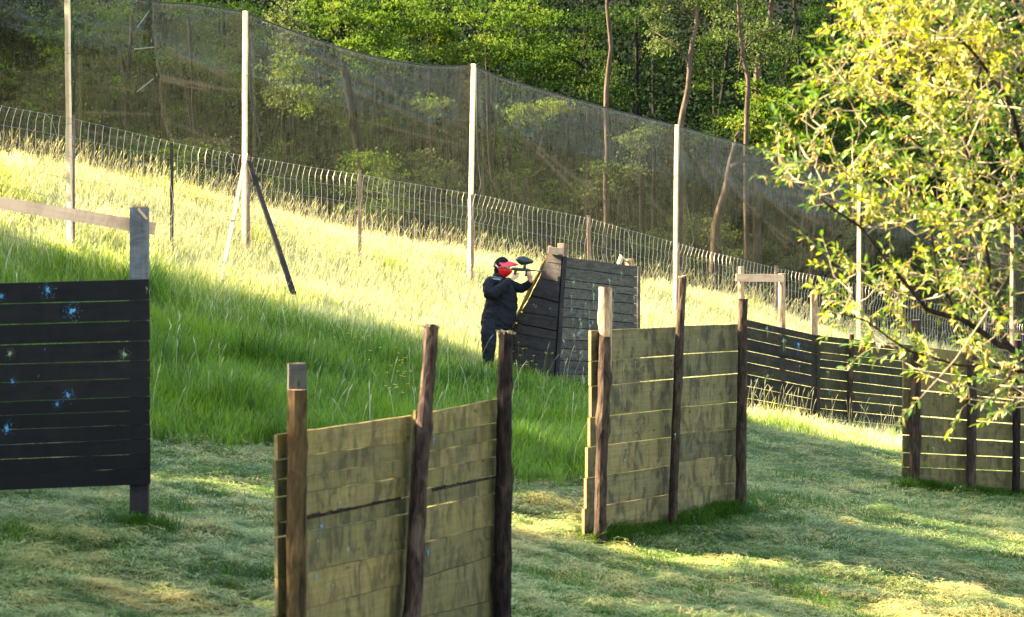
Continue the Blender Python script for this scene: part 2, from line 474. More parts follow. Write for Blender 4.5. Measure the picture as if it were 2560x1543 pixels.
def H(x, y):
    x = np.asarray(x, float); y = np.asarray(y, float); sh = x.shape
    xc = np.clip(x, -32, 32); yc = np.clip(y, -2, 92)
    q = np.stack([xc.ravel(), yc.ravel()], -1) / 20
    out = np.empty(len(q)); C = ctrl[:, :2] / 20
    for s in range(0, len(q), 50000):
        k = _tps(((q[s:s + 50000, None] - C[None]) ** 2).sum(-1))
        out[s:s + 50000] = k @ _W[:-3] + _W[-3] + q[s:s + 50000] @ _W[-2:]
    out = out.reshape(sh)
    far = np.clip((y - 84) / 60, 0, 3)                       # wooded hillside behind
    out = out + 26 * far ** 1.2
    out = out + 0.05 * (fbm(x * 3.6 + 5, y * 3.6 + 1, 2) - .5) * (y < 45) + 0.05 * (fbm(x * 1.1 + 50, y * 1.1 + 50) - 0.5) + 0.03 * (vnoise(x * 4 + 9, y * 4 + 5) - 0.5)
    return out
def Hs(x, y): return float(H(np.array([x]), np.array([y]))[0])
EDX = [-30, -8, -4, -2.6, -1, 0.1, 1.2, 1.9, 2.6, 3.6, 6, 9, 30]
EDY = [26, 26.6, 27.2, 27.6, 27.5, 27.0, 27.6, 29.5, 33.2, 37.2, 38.0, 38.6, 40]
def edge(x, y=0): return np.interp(x, EDX, EDY) + 0.5 * (vnoise(x * 1.3 + 3, x * 0 + 8) - 0.5) + 0.25 * (vnoise(x * 5, x * 0 + 4) - 0.5)

def grid_mesh(name, xs, ys):
    Xg, Yg = np.meshgrid(xs, ys)
    Z = H(Xg, Yg)
    V = np.stack([Xg, Yg, Z], -1).reshape(-1, 3)
    nx, ny = len(xs), len(ys)
    i = np.arange(nx * ny).reshape(ny, nx)
    q = np.stack([i[:-1, :-1], i[:-1, 1:], i[1:, 1:], i[1:, :-1]], -1).reshape(-1, 4)
    tall = (V[:, 1] > edge(V[:, 0])).astype(float)
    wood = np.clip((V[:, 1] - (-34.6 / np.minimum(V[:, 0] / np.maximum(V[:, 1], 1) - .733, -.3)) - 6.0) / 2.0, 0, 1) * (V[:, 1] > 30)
    return np_mesh(name, V, np.full(len(q), 4), q.ravel(), {'wood': wood, 'tall': tall, 'tv': fbm(V[:, 0] * .6, V[:, 1] * .6)})
def axis(segs):
    out = []
    for a, b, s in segs: out += list(np.arange(a, b, s))
    out.append(segs[-1][1]); return np.array(out)
xs = axis([(-160, -40, 12), (-40, -14, 2), (-14, 14, 0.16), (14, 40, 2), (40, 160, 12)])
ys = axis([(-25, 6, 2), (6, 14, 0.6), (14, 60, 0.16), (60, 90, 1.2), (90, 240, 8)])
m, nt, out = newmat('ground_soil_and_thatch')
ob = N(nt, "ShaderNodeTexCoord").outputs['Object']
n1 = noise(nt, ob, 1.3, 6, 0.6); n2 = noise(nt, ob, 22, 6, 0.7, (1, 1.0, 1)); n3 = noise(nt, ob, 70, 4, 0.7, (1, 0.4, 1), 1.0)
cm = mixc(nt, ramp(nt, n1, [(0.4, (0, 0, 0)), (0.6, (1, 1, 1))]), (0.050, 0.085, 0.028), (0.085, 0.105, 0.042))
cm = mixc(nt, ramp(nt, n2, [(0.42, (0, 0, 0)), (0.62, (0.9, 0.9, 0.9))]), cm, (0.020, 0.040, 0.014))
cm = mixc(nt, ramp(nt, n3, [(0.52, (0, 0, 0)), (0.66, (0.6, 0.6, 0.6))]), cm, (0.16, 0.15, 0.07))
ct = mixc(nt, n2, (0.030, 0.055, 0.012), (0.055, 0.09, 0.02))
cc = mixc(nt, attr(nt, 'tall'), cm, ct)
cc = mixc(nt, attr(nt, 'wood'), cc, mixc(nt, n2, (0.0012, 0.0016, 0.0008), (0.0045, 0.005, 0.0025)))  # wood floor almost black: canopy shade put into the ground colour
b = N(nt, "ShaderNodeBsdfPrincipled"); setin(b, Roughness=0.9)
b.inputs['Specular IOR Level'].default_value = 0.1
nt.links.new(cc, b.inputs['Base Color']); nt.links.new(bump(nt, n2, 1.0, 0.03), b.inputs['Normal'])
nt.links.new(b.outputs[0], out.inputs[0])
ground = link('ground', grid_mesh('ground', xs, ys), m, smooth=True)
tag(ground, kind='structure')

# ------------------------------------------------------------------ blades
def blades(name, x, y, h, w, az, lean, curl, tv, mat, lift=None, th0=0.0, origin_z=None):
    """3-segment tapering blades; lean = horizontal travel of the tip / height"""
    n = len(x); z = H(x, y) - 0.01
    if lift is not None: z = z + lift
    dx, dy = np.cos(az), np.sin(az)
    sa = RNG.random(n) * np.pi * 2                     # width direction, mostly across the lean
    sx, sy = -np.sin(az) + 0.5 * np.cos(sa), np.cos(az) + 0.5 * np.sin(sa)
    s = np.hypot(sx, sy) + 1e-6; sx /= s; sy /= s
    V = np.empty((n, 7, 3)); TH = np.empty((n, 7))
    for k, (t, ww) in enumerate(((0, 0.7), (0.4, 1.0), (0.75, 0.75), (1.0, 0))):
        hor = lean * h * t ** 1.7
        ver = h * (t - curl * t ** 2.5)
        cx, cy, cz = x + dx * hor, y + dy * hor, z + ver
        if k < 3:
            V[:, 2 * k, 0] = cx - sx * w * ww / 2; V[:, 2 * k, 1] = cy - sy * w * ww / 2; V[:, 2 * k, 2] = cz
            V[:, 2 * k + 1, 0] = cx + sx * w * ww / 2; V[:, 2 * k + 1, 1] = cy + sy * w * ww / 2; V[:, 2 * k + 1, 2] = cz
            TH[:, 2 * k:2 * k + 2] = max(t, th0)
        else:
            V[:, 6] = np.stack([cx, cy, cz], -1); TH[:, 6] = 1
    base = (np.arange(n) * 7)[:, None]
    L = (base + np.array([0, 1, 3, 2, 2, 3, 5, 4, 4, 5, 6])[None]).ravel()
    S = np.tile([4, 4, 3], n)
    me = np_mesh(name, V.reshape(-1, 3), S, L, {'tv': np.repeat(tv, 7), 'th': TH.ravel()})
    return link(name, me, mat)

def scatter(n, y0, y1, xm, bias=1.0, px0=-250, px1=2810):
    """points inside the strip of ground the picture can see (with a margin)"""
    u = RNG.random(n)
    y = (y0 ** (1 - bias) + u * (y1 ** (1 - bias) - y0 ** (1 - bias))) ** (1 / (1 - bias)) if bias != 1 else y0 * (y1 / y0) ** u
    a = (px0 - 1280 + (px1 - px0) * RNG.random(n)) / FPX
    return a * y, y

G = {}
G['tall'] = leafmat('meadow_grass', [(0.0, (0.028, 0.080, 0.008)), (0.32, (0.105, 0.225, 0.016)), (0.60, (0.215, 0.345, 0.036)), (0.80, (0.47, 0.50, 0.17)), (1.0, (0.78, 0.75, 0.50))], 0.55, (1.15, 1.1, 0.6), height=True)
G['mown'] = leafmat('cut_grass', [(0.0, (0.045, 0.085, 0.014)), (0.32, (0.190, 0.275, 0.070)), (0.65, (0.360, 0.400, 0.150)), (0.86, (0.42, 0.36, 0.12)), (1.0, (0.58, 0.45, 0.15))], 0.25, (1, 1, 0.7), rough=0.6, height=False, spec=0.3)
G['head'] = leafmat('grass_seed_heads', [(0.0, (0.20, 0.21, 0.10)), (1.0, (0.60, 0.53, 0.35))], 0.45, (1, .95, .7), rough=0.7)

def tall_grass():
    x, y = scatter(760000, 26.0, 63, 0, bias=1.6)
    crest = fz(1280 + FPX * x / y) + 6.5
    keep = (y > edge(x) + RNG.normal(0, .16, len(x)) + .5 * (vnoise(x * 6, y * 0 + 2) - .5)) & (y < crest)
    # grass does not grow through the bunker
    bx = (x > 0.0) & (x < 2.1) & (y > 36.3) & (y < 38.6)
    keep &= ~bx
    x, y = x[keep], y[keep]; n = len(x)
    cl = fbm(x * 1.7, y * 1.7, 3)
    d = np.clip((y - edge(x)) / 1.2, 0, 1)
    h = (0.18 + 0.38 * RNG.random(n) ** 1.4 + 0.36 * (cl - 0.35)) * (0.65 + 0.35 * d)
    far = np.clip((y - 38) / 10, 0, 1)
    h *= 1 - 0.28 * np.clip((y - 37) / 5, 0, 1)
    right = np.clip((x - 2.3) / 1.2, 0, 1) * np.clip((41 - y) / 1.0, 0, 1)
    h *= 1 - 0.45 * right
    foot = np.clip((x + 1.9) / .6, 0, 1) * np.clip((3.0 - x) / .6, 0, 1) * np.clip((y - 29.5) / 2, 0, 1) * np.clip((37.0 - y) / .4, 0, 1)
    h *= 1 - 0.42 * foot
    h = np.clip(h, 0.10, 0.75)
    w = 0.0052 + 0.0045 * RNG.random(n) + 0.002 * far
    az = 0.7 + 2.2 * (fbm(x * 0.8 + 40, y * 0.8) - 0.5) * 4 + RNG.normal(0, 1.5, n)
    lean = 0.12 + 0.65 * RNG.random(n) ** 1.5
    curl = 0.10 + 0.35 * RNG.random(n)
    tv = np.clip(0.20 + 0.5 * fbm(x * 0.9 + 5, y * 0.9 + 7) + RNG.normal(0, 0.20, n) + 0.72 * np.clip((y - 35.5) / 4, 0, 1), 0, 1)  # paler up the slope: dry grass, plus sunlight put into the blade colour
    wk = np.clip((vnoise(x * .9 + 20, y * .9 + 5) - .76) * 8, 0, 1)
    h = h * (1 + .45 * wk); tv = np.clip(tv - .22 * wk, 0, 1)
    tv = np.minimum(tv, .60 + .5 * np.clip((y - 34) / 3, 0, 1))
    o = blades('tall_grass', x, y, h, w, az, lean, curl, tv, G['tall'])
    tag(o, 'uncut green meadow grass on the slope behind the mown strip', 'grass', kind='stuff')
    # flowering stems with seed heads
    x, y = scatter(30000, 27.0, 62, 0, bias=1.3)
    crest = fz(1280 + FPX * x / y) + 6.0
    keep = (y > edge(x) + 0.4) & (y < crest) & ~((x > 0.0) & (x < 2.1) & (y > 36.3) & (y < 38.6))
    keep &= ~((x > 2.2) & (y < 42) & (RNG.random(len(x)) < .75))
    keep &= RNG.random(len(x)) < np.clip((y - 35) / 6, 0.03, 1)
    x, y = x[keep], y[keep]; n = len(x)
    z = H(x, y); h = 0.50 + 0.28 * RNG.random(n); az = 0.9 + RNG.normal(0, 1.0, n); l = 0.12 + 0.25 * RNG.random(n)
    dx, dy = np.cos(az), np.sin(az); sx, sy = np.ones(n) * 0.9, np.ones(n) * 0.3
    rows = ((0.0, 0.0025), (0.5, 0.0022), (0.82, 0.0020), (0.88, 0.006), (0.95, 0.005), (1.0, 0.001))
    V = np.empty((n, 12, 3))
    for k, (t, ww) in enumerate(rows):
        cx = x + dx * l * h * t ** 2.2; cy = y + dy * l * h * t ** 2.2; cz = z + h * (t - 0.06 * t ** 4)
        V[:, 2 * k] = np.stack([cx - sx * ww, cy - sy * ww, cz], -1); V[:, 2 * k + 1] = np.stack([cx + sx * ww, cy + sy * ww, cz], -1)
    base = (np.arange(n) * 12)[:, None]
    q = np.array([0, 1, 3, 2, 2, 3, 5, 4, 4, 5, 7, 6, 6, 7, 9, 8, 8, 9, 11, 10])[None]
    tvv = np.repeat(RNG.random(n), 12)
    me = np_mesh('seed_head_grass', V.reshape(-1, 3), np.full(n * 5, 4), (base + q).ravel(), {'tv': tvv})
    tag(link('seed_head_grass', me, G['head']), 'tall flowering grass stems with beige seed heads', 'grass', kind='stuff')

def mown_grass():
    # short living turf
    x, y = scatter(230000, 14.5, 44, 0, bias=1.35)
    k = y < edge(x) + 0.25; x, y = x[k], y[k]; n = len(x)
    p = fbm(x * 1.4 + 3, y * 1.4 + 9)
    tuft = np.clip((vnoise(x * 2.3 + 70, y * 2.3) - 0.72) * 5, 0, 1)
    h = 0.035 + 0.045 * RNG.random(n) + 0.16 * tuft * RNG.random(n)
    tv = np.clip(0.30 + 0.55 * (p - 0.5) + RNG.normal(0, .12, n) - 0.1 * tuft, 0, 1)
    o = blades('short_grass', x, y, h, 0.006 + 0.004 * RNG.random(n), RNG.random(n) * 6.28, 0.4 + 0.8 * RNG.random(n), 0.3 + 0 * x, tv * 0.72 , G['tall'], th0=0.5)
    tag(o, 'short living turf between the cut swathes', 'grass', kind='stuff')
    # longer uncut grass left standing round the feet of the barriers, where the mower cannot reach
    X_, Y_ = [], []
    for (pa, ya, pb, yb, m_, sp_) in ((1478, 23.7, 1870, 25.9, 8000, .11), (2260, 31.9, 2600, 32.7, 7000, .11), (300, 19.95, 390, 19.95, 1600, .14), (-150, 19.8, -100, 19.8, 400, .14), (1860, 26.2, 1960, 27.6, 3000, .35)):
        t = RNG.random(m_); yy = ya + (yb - ya) * t; xx = ((pa - 1280) / FPX * ya) * (1 - t) + ((pb - 1280) / FPX * yb) * t
        X_.append(xx + RNG.normal(0, sp_, m_)); Y_.append(yy + RNG.normal(0, sp_, m_) - .05)
    x = np.concatenate(X_); y = np.concatenate(Y_); n = len(x)
    h = (.07 + .15 * RNG.random(n)) * (.4 + 1.0 * vnoise(x * 4, y * 4))
    o = blades('uncut_grass', x, y, h, 0.005 + 0.003 * RNG.random(n), RNG.random(n) * 6.28, 0.3 + 0.8 * RNG.random(n), 0.25 + 0 * x, np.clip(.0 + .20 * RNG.random(n), 0, 1), G['tall'])
    tag(o, 'longer green grass left standing round the feet of the barriers', 'grass', kind='stuff')
    # cut swathes lying flat, gathered in rows and little heaps
    x, y = scatter(560000, 14.5, 42, 0, bias=1.5)
    k = y < edge(x) + 0.15; x, y = x[k], y[k]
    d = .55 * fbm(x * 1.9 + 12, y * 3.0 + 4, 3) + .45 * fbm(x * 5.5 + 2, y * 8.0 + 5, 2)
    k = RNG.random(len(x)) < np.clip(0.25 + (d - 0.33) * 4.2, 0.12, 1); x, y, d = x[k], y[k], d[k]
    n = len(x)
    L = 0.08 + 0.18 * RNG.random(n)
    flow = 6.28 * fbm(x * 0.7 + 90, y * 0.7 + 14, 2) * 1.6
    az = flow + RNG.normal(0, 0.8, n)
    heap = np.clip((d - 0.48) * 4.5, 0, 1)
    lift = (0.015 + 0.11 * heap) * RNG.random(n) + 0.006
    yel = fbm(x * 1.1 + 33, y * 1.6 + 71, 3)
    fine = fbm(x * 5.5, y * 8.0, 3)
    tv = np.clip(0.46 + 2.2 * np.clip(yel - 0.56, 0, 1) + 0.5 * (d - 0.5) + 1.5 * (fine - .5) + RNG.normal(0, .19, n), 0, 1)
    # the blade lies down: small height, long travel
    h = 0.018 + 0.045 * RNG.random(n)
    o = blades('cut_grass', x, y, h, 0.0042 + 0.003 * RNG.random(n), az, L / h, 0.75 + 0.5 * RNG.random(n), tv, G['mown'], lift=lift, th0=0.8)
    tag(o, 'cut grass drying in loose swathes on the mown ground', 'cut grass', kind='stuff')

tall_grass(); mown_grass()

def flower_heads(name, spots, size, col, label, cat, stem=True):
    mb = MB()
    for (px, py, Y, hh) in spots:
        p = P(px, py, Y); g = Hs(p.x, p.y)
        top = Vector((p.x, p.y, g + hh))
        if stem: mb.tube([(p.x - .03, p.y, g), (p.x, p.y, g + hh * .6), top], 0.002, 3, mi=1, cap=False)
        for k in range(5):
            a = k * 1.257 + p.x * 9; d = Vector((math.cos(a), math.sin(a) * 0.7, 0.25)).normalized(); s = d.cross(Vector((0, 0, 1))).normalized()
            mb.add([top, top + d * size * .6 - s * size * .45, top + d * size, top + d * size * .6 + s * size * .45], [[0, 1, 2, 3]])
    o = mb.build(name, [col, G['tall']])
    return tag(o, label, cat, kind='stuff')
yel = plain('buttercup_yellow', (0.85, 0.55, 0.02), 0.4, 20, 0.1)
lil = plain('lilac_petals', (0.40, 0.28, 0.52), 0.5, 20, 0.2)
sp = []
for cx, cy, sx_, sy_, n_ in ((880, 905, 26, 22, 16), (910, 935, 20, 16, 9), (1000, 955, 25, 20, 14), (990, 985, 22, 14, 10), (1290, 905, 38, 14, 10), (1325, 915, 20, 10, 6), (1045, 930, 16, 20, 6)):
    for _ in range(n_):
        x = random.gauss(cx, sx_); y = random.gauss(cy, sy_)
        Y = 31.0 + (975 - y) / 90 * 4.5
        sp.append((x, y, Y, random.uniform(0.50, 0.68)))
flower_heads('buttercups', sp, 0.026, yel, 'scattered yellow buttercups in the tall green grass', 'wildflowers')
sp = [(random.uniform(1080, 1180), random.uniform(700, 800), random.uniform(37, 40), random.uniform(.5, .75)) for _ in range(14)]
sp += [(random.uniform(90, 130), 640, 35 + random.random(), .6) for _ in range(6)] + [(random.uniform(1330, 1360), 975, 33, .4) for _ in range(4)] + [(random.uniform(560, 830), random.uniform(690, 760), random.uniform(36, 38), .6) for _ in range(9)]
flower_heads('lilac_wildflowers', sp, 0.020, lil, 'small lilac flower heads among the meadow grass', 'wildflowers')

# ------------------------------------------------------------------ barriers
def pxline(pxl, Yl, pxr, Yr):
    """vertical plane of a barrier: returns s(px) -> (x, y) on the line and its unit direction"""
    A = Vector(((pxl - 1280) / FPX * Yl, Yl, 0)); B = Vector(((pxr - 1280) / FPX * Yr, Yr, 0))
    D = (B - A).normalized(); nrm = Vector((D.y, -D.x, 0))       # towards the camera
    def at(px, off=0.0):
        a = (px - 1280) / FPX; o = A + nrm * off
        s = (a * o.y - o.x) / (D.x - a * D.y)
        return o + D * s
    return at, D, nrm
def zat(py, Y): return P(1280, py, Y).z
UP = Vector((0, 0, 1))
def bay(mb, at, nrm, pl, pr, yl, yr, thick=0.025, gap=0.008, off=0.0, jit=0.002, seg=8, endjit=0.0, warp=0.0, mi=0):
    """boards between columns pl..pr; yl / yr = pixel heights of the joints, top first"""
    a, b = at(pl, off), at(pr, off)
    for i in range(len(yl) - 1):
        g = gap if not isinstance(gap, (list, tuple)) else gap[i]
        z0, z1 = zat(yl[i + 1], a.y) + g / 2, zat(yl[i], a.y) - (g / 2 if i else 0)
        w0, w1 = zat(yr[i + 1], b.y) + g / 2, zat(yr[i], b.y) - (g / 2 if i else 0)
        o = nrm * random.uniform(-warp, warp)
        mb.board(Vector((a.x, a.y, z0)) + o, Vector((b.x, b.y, w0)) + o, z1 - z0, thick, nrm, jit=jit, hb=w1 - w0, seg=seg, endjit=endjit, mi=mi)
def surf(at, px, py, off):
    p = at(px, off); return Vector((p.x, p.y, zat(py, p.y)))
def nails(mb, at, nrm, px, ys, off, mi):
    for y in ys:
        for dy in (-1, 1):
            c = surf(at, px, y + dy * 7, off); mb.splat(c, nrm, 0.004, mi)

def left_barrier():
    at, D, nr = pxline(0, 19.8, 373, 20.0)
    g = at(345); root = empty('wooden_barrier', (g.x, g.y, Hs(g.x, g.y)), 'black stained plank barrier with blue paint hits, at the left edge', 'barrier', 'plank barriers on the field')
    mb = MB()
    R = [698, 750, 801, 852, 901, 945, 991, 1026, 1061, 1097.5, 1135, 1171, 1211]
    Lf = [709, 760, 812, 863, 911, 957, 1005, 1039, 1075, 1112.5, 1149, 1186, 1226]
    ex = -170 / 373.0
    Le = [l + (l - r) * -ex for l, r in zip(Lf, R)]
    bay(mb, at, nr, -170, 373, Le, R, 0.024, [0.006, .007, .008, .006, .005, .004, .0045, .004, .004, .005, .002, .002], jit=0.0012, seg=14, endjit=0.003, warp=0.003)
    for (px, py, s, c) in ((118, 727, .050, 1), (178, 778, .058, 1), (2, 742, .03, 1), (168, 990, .045, 1), (14, 1072, .05, 1), (30, 955, .028, 1), (140, 1012, .03, 1), (310, 887, .038, 2), (22, 885, .036, 2), (367, 722, .013, 2), (110, 875, .01, 1), (94, 942, .01, 1)):
        mb.splat(surf(at, px, py, 0.004), nr, s * .7, c, drip=0.05 if c == 2 else 0)
        mb.splat(surf(at, px + random.uniform(-3, 3), py - 4, 0.005), nr, s * 0.5, c)
    ta, tb = surf(at, -170, Le[0], 0), surf(at, 373, R[0], 0)
    mb.add([ta + UP * .002, tb + UP * .002, tb + UP * .002 - nr * .024, ta + UP * .002 - nr * .024], [[0, 1, 2, 3]], None, .5, 3)
    mb.build('board_panel', [M['black'], M['blue_paint'], M['green_paint'], M['greycap']], root)
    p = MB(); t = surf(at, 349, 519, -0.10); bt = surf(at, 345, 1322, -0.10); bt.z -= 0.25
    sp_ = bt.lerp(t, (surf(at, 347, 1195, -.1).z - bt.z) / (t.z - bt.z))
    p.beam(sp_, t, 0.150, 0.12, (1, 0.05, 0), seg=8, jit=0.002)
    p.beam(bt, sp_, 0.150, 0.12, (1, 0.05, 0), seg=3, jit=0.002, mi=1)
    o = p.build('post', [M['greypost'], M['dark_foot']], root)
    q = MB()                                                     # broken splintered top
    for k in range(9):
        c = surf(at, 332 + k * 4.4, 519, -0.06); l = random.uniform(.012, .04)
        q.add([c + Vector((-.012, 0, -.004)), c + Vector((.012, 0, -.004)), c + Vector((random.uniform(-.01, .01), .02, l)), c + Vector((0, .05, 0))], [[0, 1, 2], [1, 3, 2], [3, 0, 2]])
    a = surf(at, 346, 521, -.025); b_ = surf(at, 368, 549, -.025)
    q.beam(a, b_, .022, .012, (1, 0, 0.6), mi=1)
    q.build('splintered_top', [M['endgrain'], M['pale']], root)
    bt2 = surf(at, -150, 1290, -0.1); bt2.z -= .3
    p2 = MB(); p2.beam(bt2, surf(at, -150, 560, -0.1), .14, .12, (1, 0.05, 0), seg=6)
    p2.build('post', M['greypost'], root)
    rl = MB(); a = surf(at, -190, 476, -0.26); b_ = surf(at, 389, 572, -0.22)
    rl.beam(a, b_, 0.105, 0.045, (0, 0, 1), seg=10, jit=0.002)
    rl.build('rail', M['pale'], root)
left_barrier()

def near_barrier():
    at, D, nr = pxline(764, 16.0, 1242, 18.6)
    g = at(764); root = empty('wooden_barrier', (g.x, g.y, Hs(g.x, g.y)), 'nearest olive plank barrier with three posts, cut off by the bottom edge', 'barrier', 'plank barriers on the field')
    c7 = lambda y: 780 + y / 1.946
    def ext(vals, px0, px1, Yk): return vals
    L = [c7(v) for v in (578, 700, 797, 880, 1000, 1072, 1265, 1442, 1620, 1800)]
    # right ends at the batten, px 1032
    R = [c7(v) for v in (505, 625, 712, 797, 895, 978, 1150, 1310, 1475, 1640)]
    mb = MB()
    # boards run on past the left post to px 688
    f = (688 - 764) / (1032 - 764.0)
    a0, a1 = at(764), at(1032)
    def extrap(l, r, px):
        zl, zr = zat(l, a0.y), zat(r, a1.y)
        s = (at(px) - a0).dot(D) / (a1 - a0).dot(D); p = at(px)
        z = zl + (zr - zl) * s
        return 550 + (EYE - z) / p.y * FPX
    def y_of(z, Y):
        lo, hi = -500, 4000
        for _ in range(40):
            mid = (lo + hi) / 2
            if zat(mid, Y) > z: lo = mid
            else: hi = mid
        return lo
    Le = []
    for l, r in zip(L, R):
        zl, zr = zat(l, a0.y), zat(r, a1.y); p = at(690); s = (p - a0).dot(D) / (a1 - a0).dot(D)
        Le.append(y_of(zl + (zr - zl) * s, p.y))
    bay(mb, at, nr, 690, 1030, Le, R, 0.025, [.004, .007, .005, .004, .009, .007, .006, .006, .006], jit=0.0025, seg=10, endjit=0.012, warp=0.004)
    # dark wane on one edge
    mb2 = MB()
    L2 = [c7(v) for v in (493, 600, 680, 770, 858, 950, 1120, 1290, 1480, 1640)]
    R2 = [c7(v) for v in (425, 540, 620, 705, 795, 880, 1030, 1175, 1395, 1540)]
    bay(mb2, at, nr, 1048, 1262, [l + 4 for l in L2], [r - 4 for r in R2], 0.025, [.007, .007, .008, .005, .009, .007, .009, .006, .006], off=0.02, jit=0.0025, seg=8, endjit=0.006, warp=0.004)
    for (px, py, s, c) in ((846, 1258, .026, 1), (800, 1316, .024, 2), (868, 1372, .030, 3), (788, 1440, .024, 2), (830, 1463, .016, 3), (792, 1352, .014, 3)):
        mb.splat(surf(at, px, py, 0.008), nr, s, c, drip=0.07)
    for (px, py, s, c) in ((1068, 1380, .022, 2), (1083, 1096, .016, 2), (1083, 1090, .01, 3)):
        mb2.splat(surf(at, px, py, 0.028), nr, s, c, drip=0.05)
    for (pl, yl_, pr, yr_, mbx, off) in ((764, c7(1004), 1000, c7(905), mb, .008), (1080, c7(868), 1238, c7(802), mb2, .028)):   # bark left on a board edge
        a, b_ = surf(at, pl, yl_, off), surf(at, pr, yr_, off)
        for k in range(16):
            t = k / 16; q0 = a.lerp(b_, t); q1 = a.lerp(b_, t + 1 / 16 + .01); w0 = random.uniform(.008, .028) * (1 - t * .6); w1 = random.uniform(.008, .028) * (1 - t * .6)
            mbx.add([q0 - UP * .010, q1 - UP * .010, q1 + UP * w1, q0 + UP * w0], [[0, 1, 2, 3]], None, .5, 4)
    mats = [M['olive'], M['mint_paint'], M['blue_paint'], M['green_paint'], M['bark_dark']]
    mb.build('board_panel', mats, root); mb2.build('board_panel', mats, root)
    bt = MB(); a = surf(at, 1041, 1026, .045); b_ = surf(at, 1014, 1560, .045)
    bt.beam(b_, a, .055, .022, D, seg=5); bt.build('batten', M['olive'], root)
    # left post: sawn, with a front slab starting lower
    p = MB(); t = surf(at, 743, 908, .07); b_ = surf(at, 737, 1800, .07)
    p.beam(b_, t, .118, .06, D, seg=8); o = p.build('post', M['brownlog'], root)
    s = MB(); s.beam(surf(at, 742, 909, .115), surf(at, 741, 980, .115), .119, .04, (1, .25, 0), seg=3)
    s.build('grey_top_piece', M['greycap'], root)
    s2 = MB(); s2.log([surf(at, 735, 1800, .13), surf(at, 739, 1400, .128), surf(at, 743, 974, .125)], [.066, .065, .062], endmi=1, rough=.06, sub=12, knots=3)
    s2.build('front_slab', [M['sawnlog'], M['pale']], root, smooth=False)
    p = MB(); p.log([surf(at, 1020, 1760, .12), surf(at, 1030, 1540, .12), surf(at, 1047, 1240, .12), surf(at, 1063, 1020, .12), surf(at, 1080, 812, .12)], [.066, .064, .058, .052, .050], endmi=1, rough=.07, knots=4, sub=9, frayed=16)
    p.build('post', [M['bark_red'], M['cut']], root)
    p = MB(); p.log([surf(at, 1254, 1760, .10), surf(at, 1256, 1540, .10), surf(at, 1259, 1240, .10), surf(at, 1261, 1000, .10), surf(at, 1265, 828, .10)], [.071, .069, .064, .056, .056], endmi=1, rough=.08, knots=6, sub=9, frayed=24)
    p.build('post', [M['bark_dark'], M['cut']], root)
near_barrier()

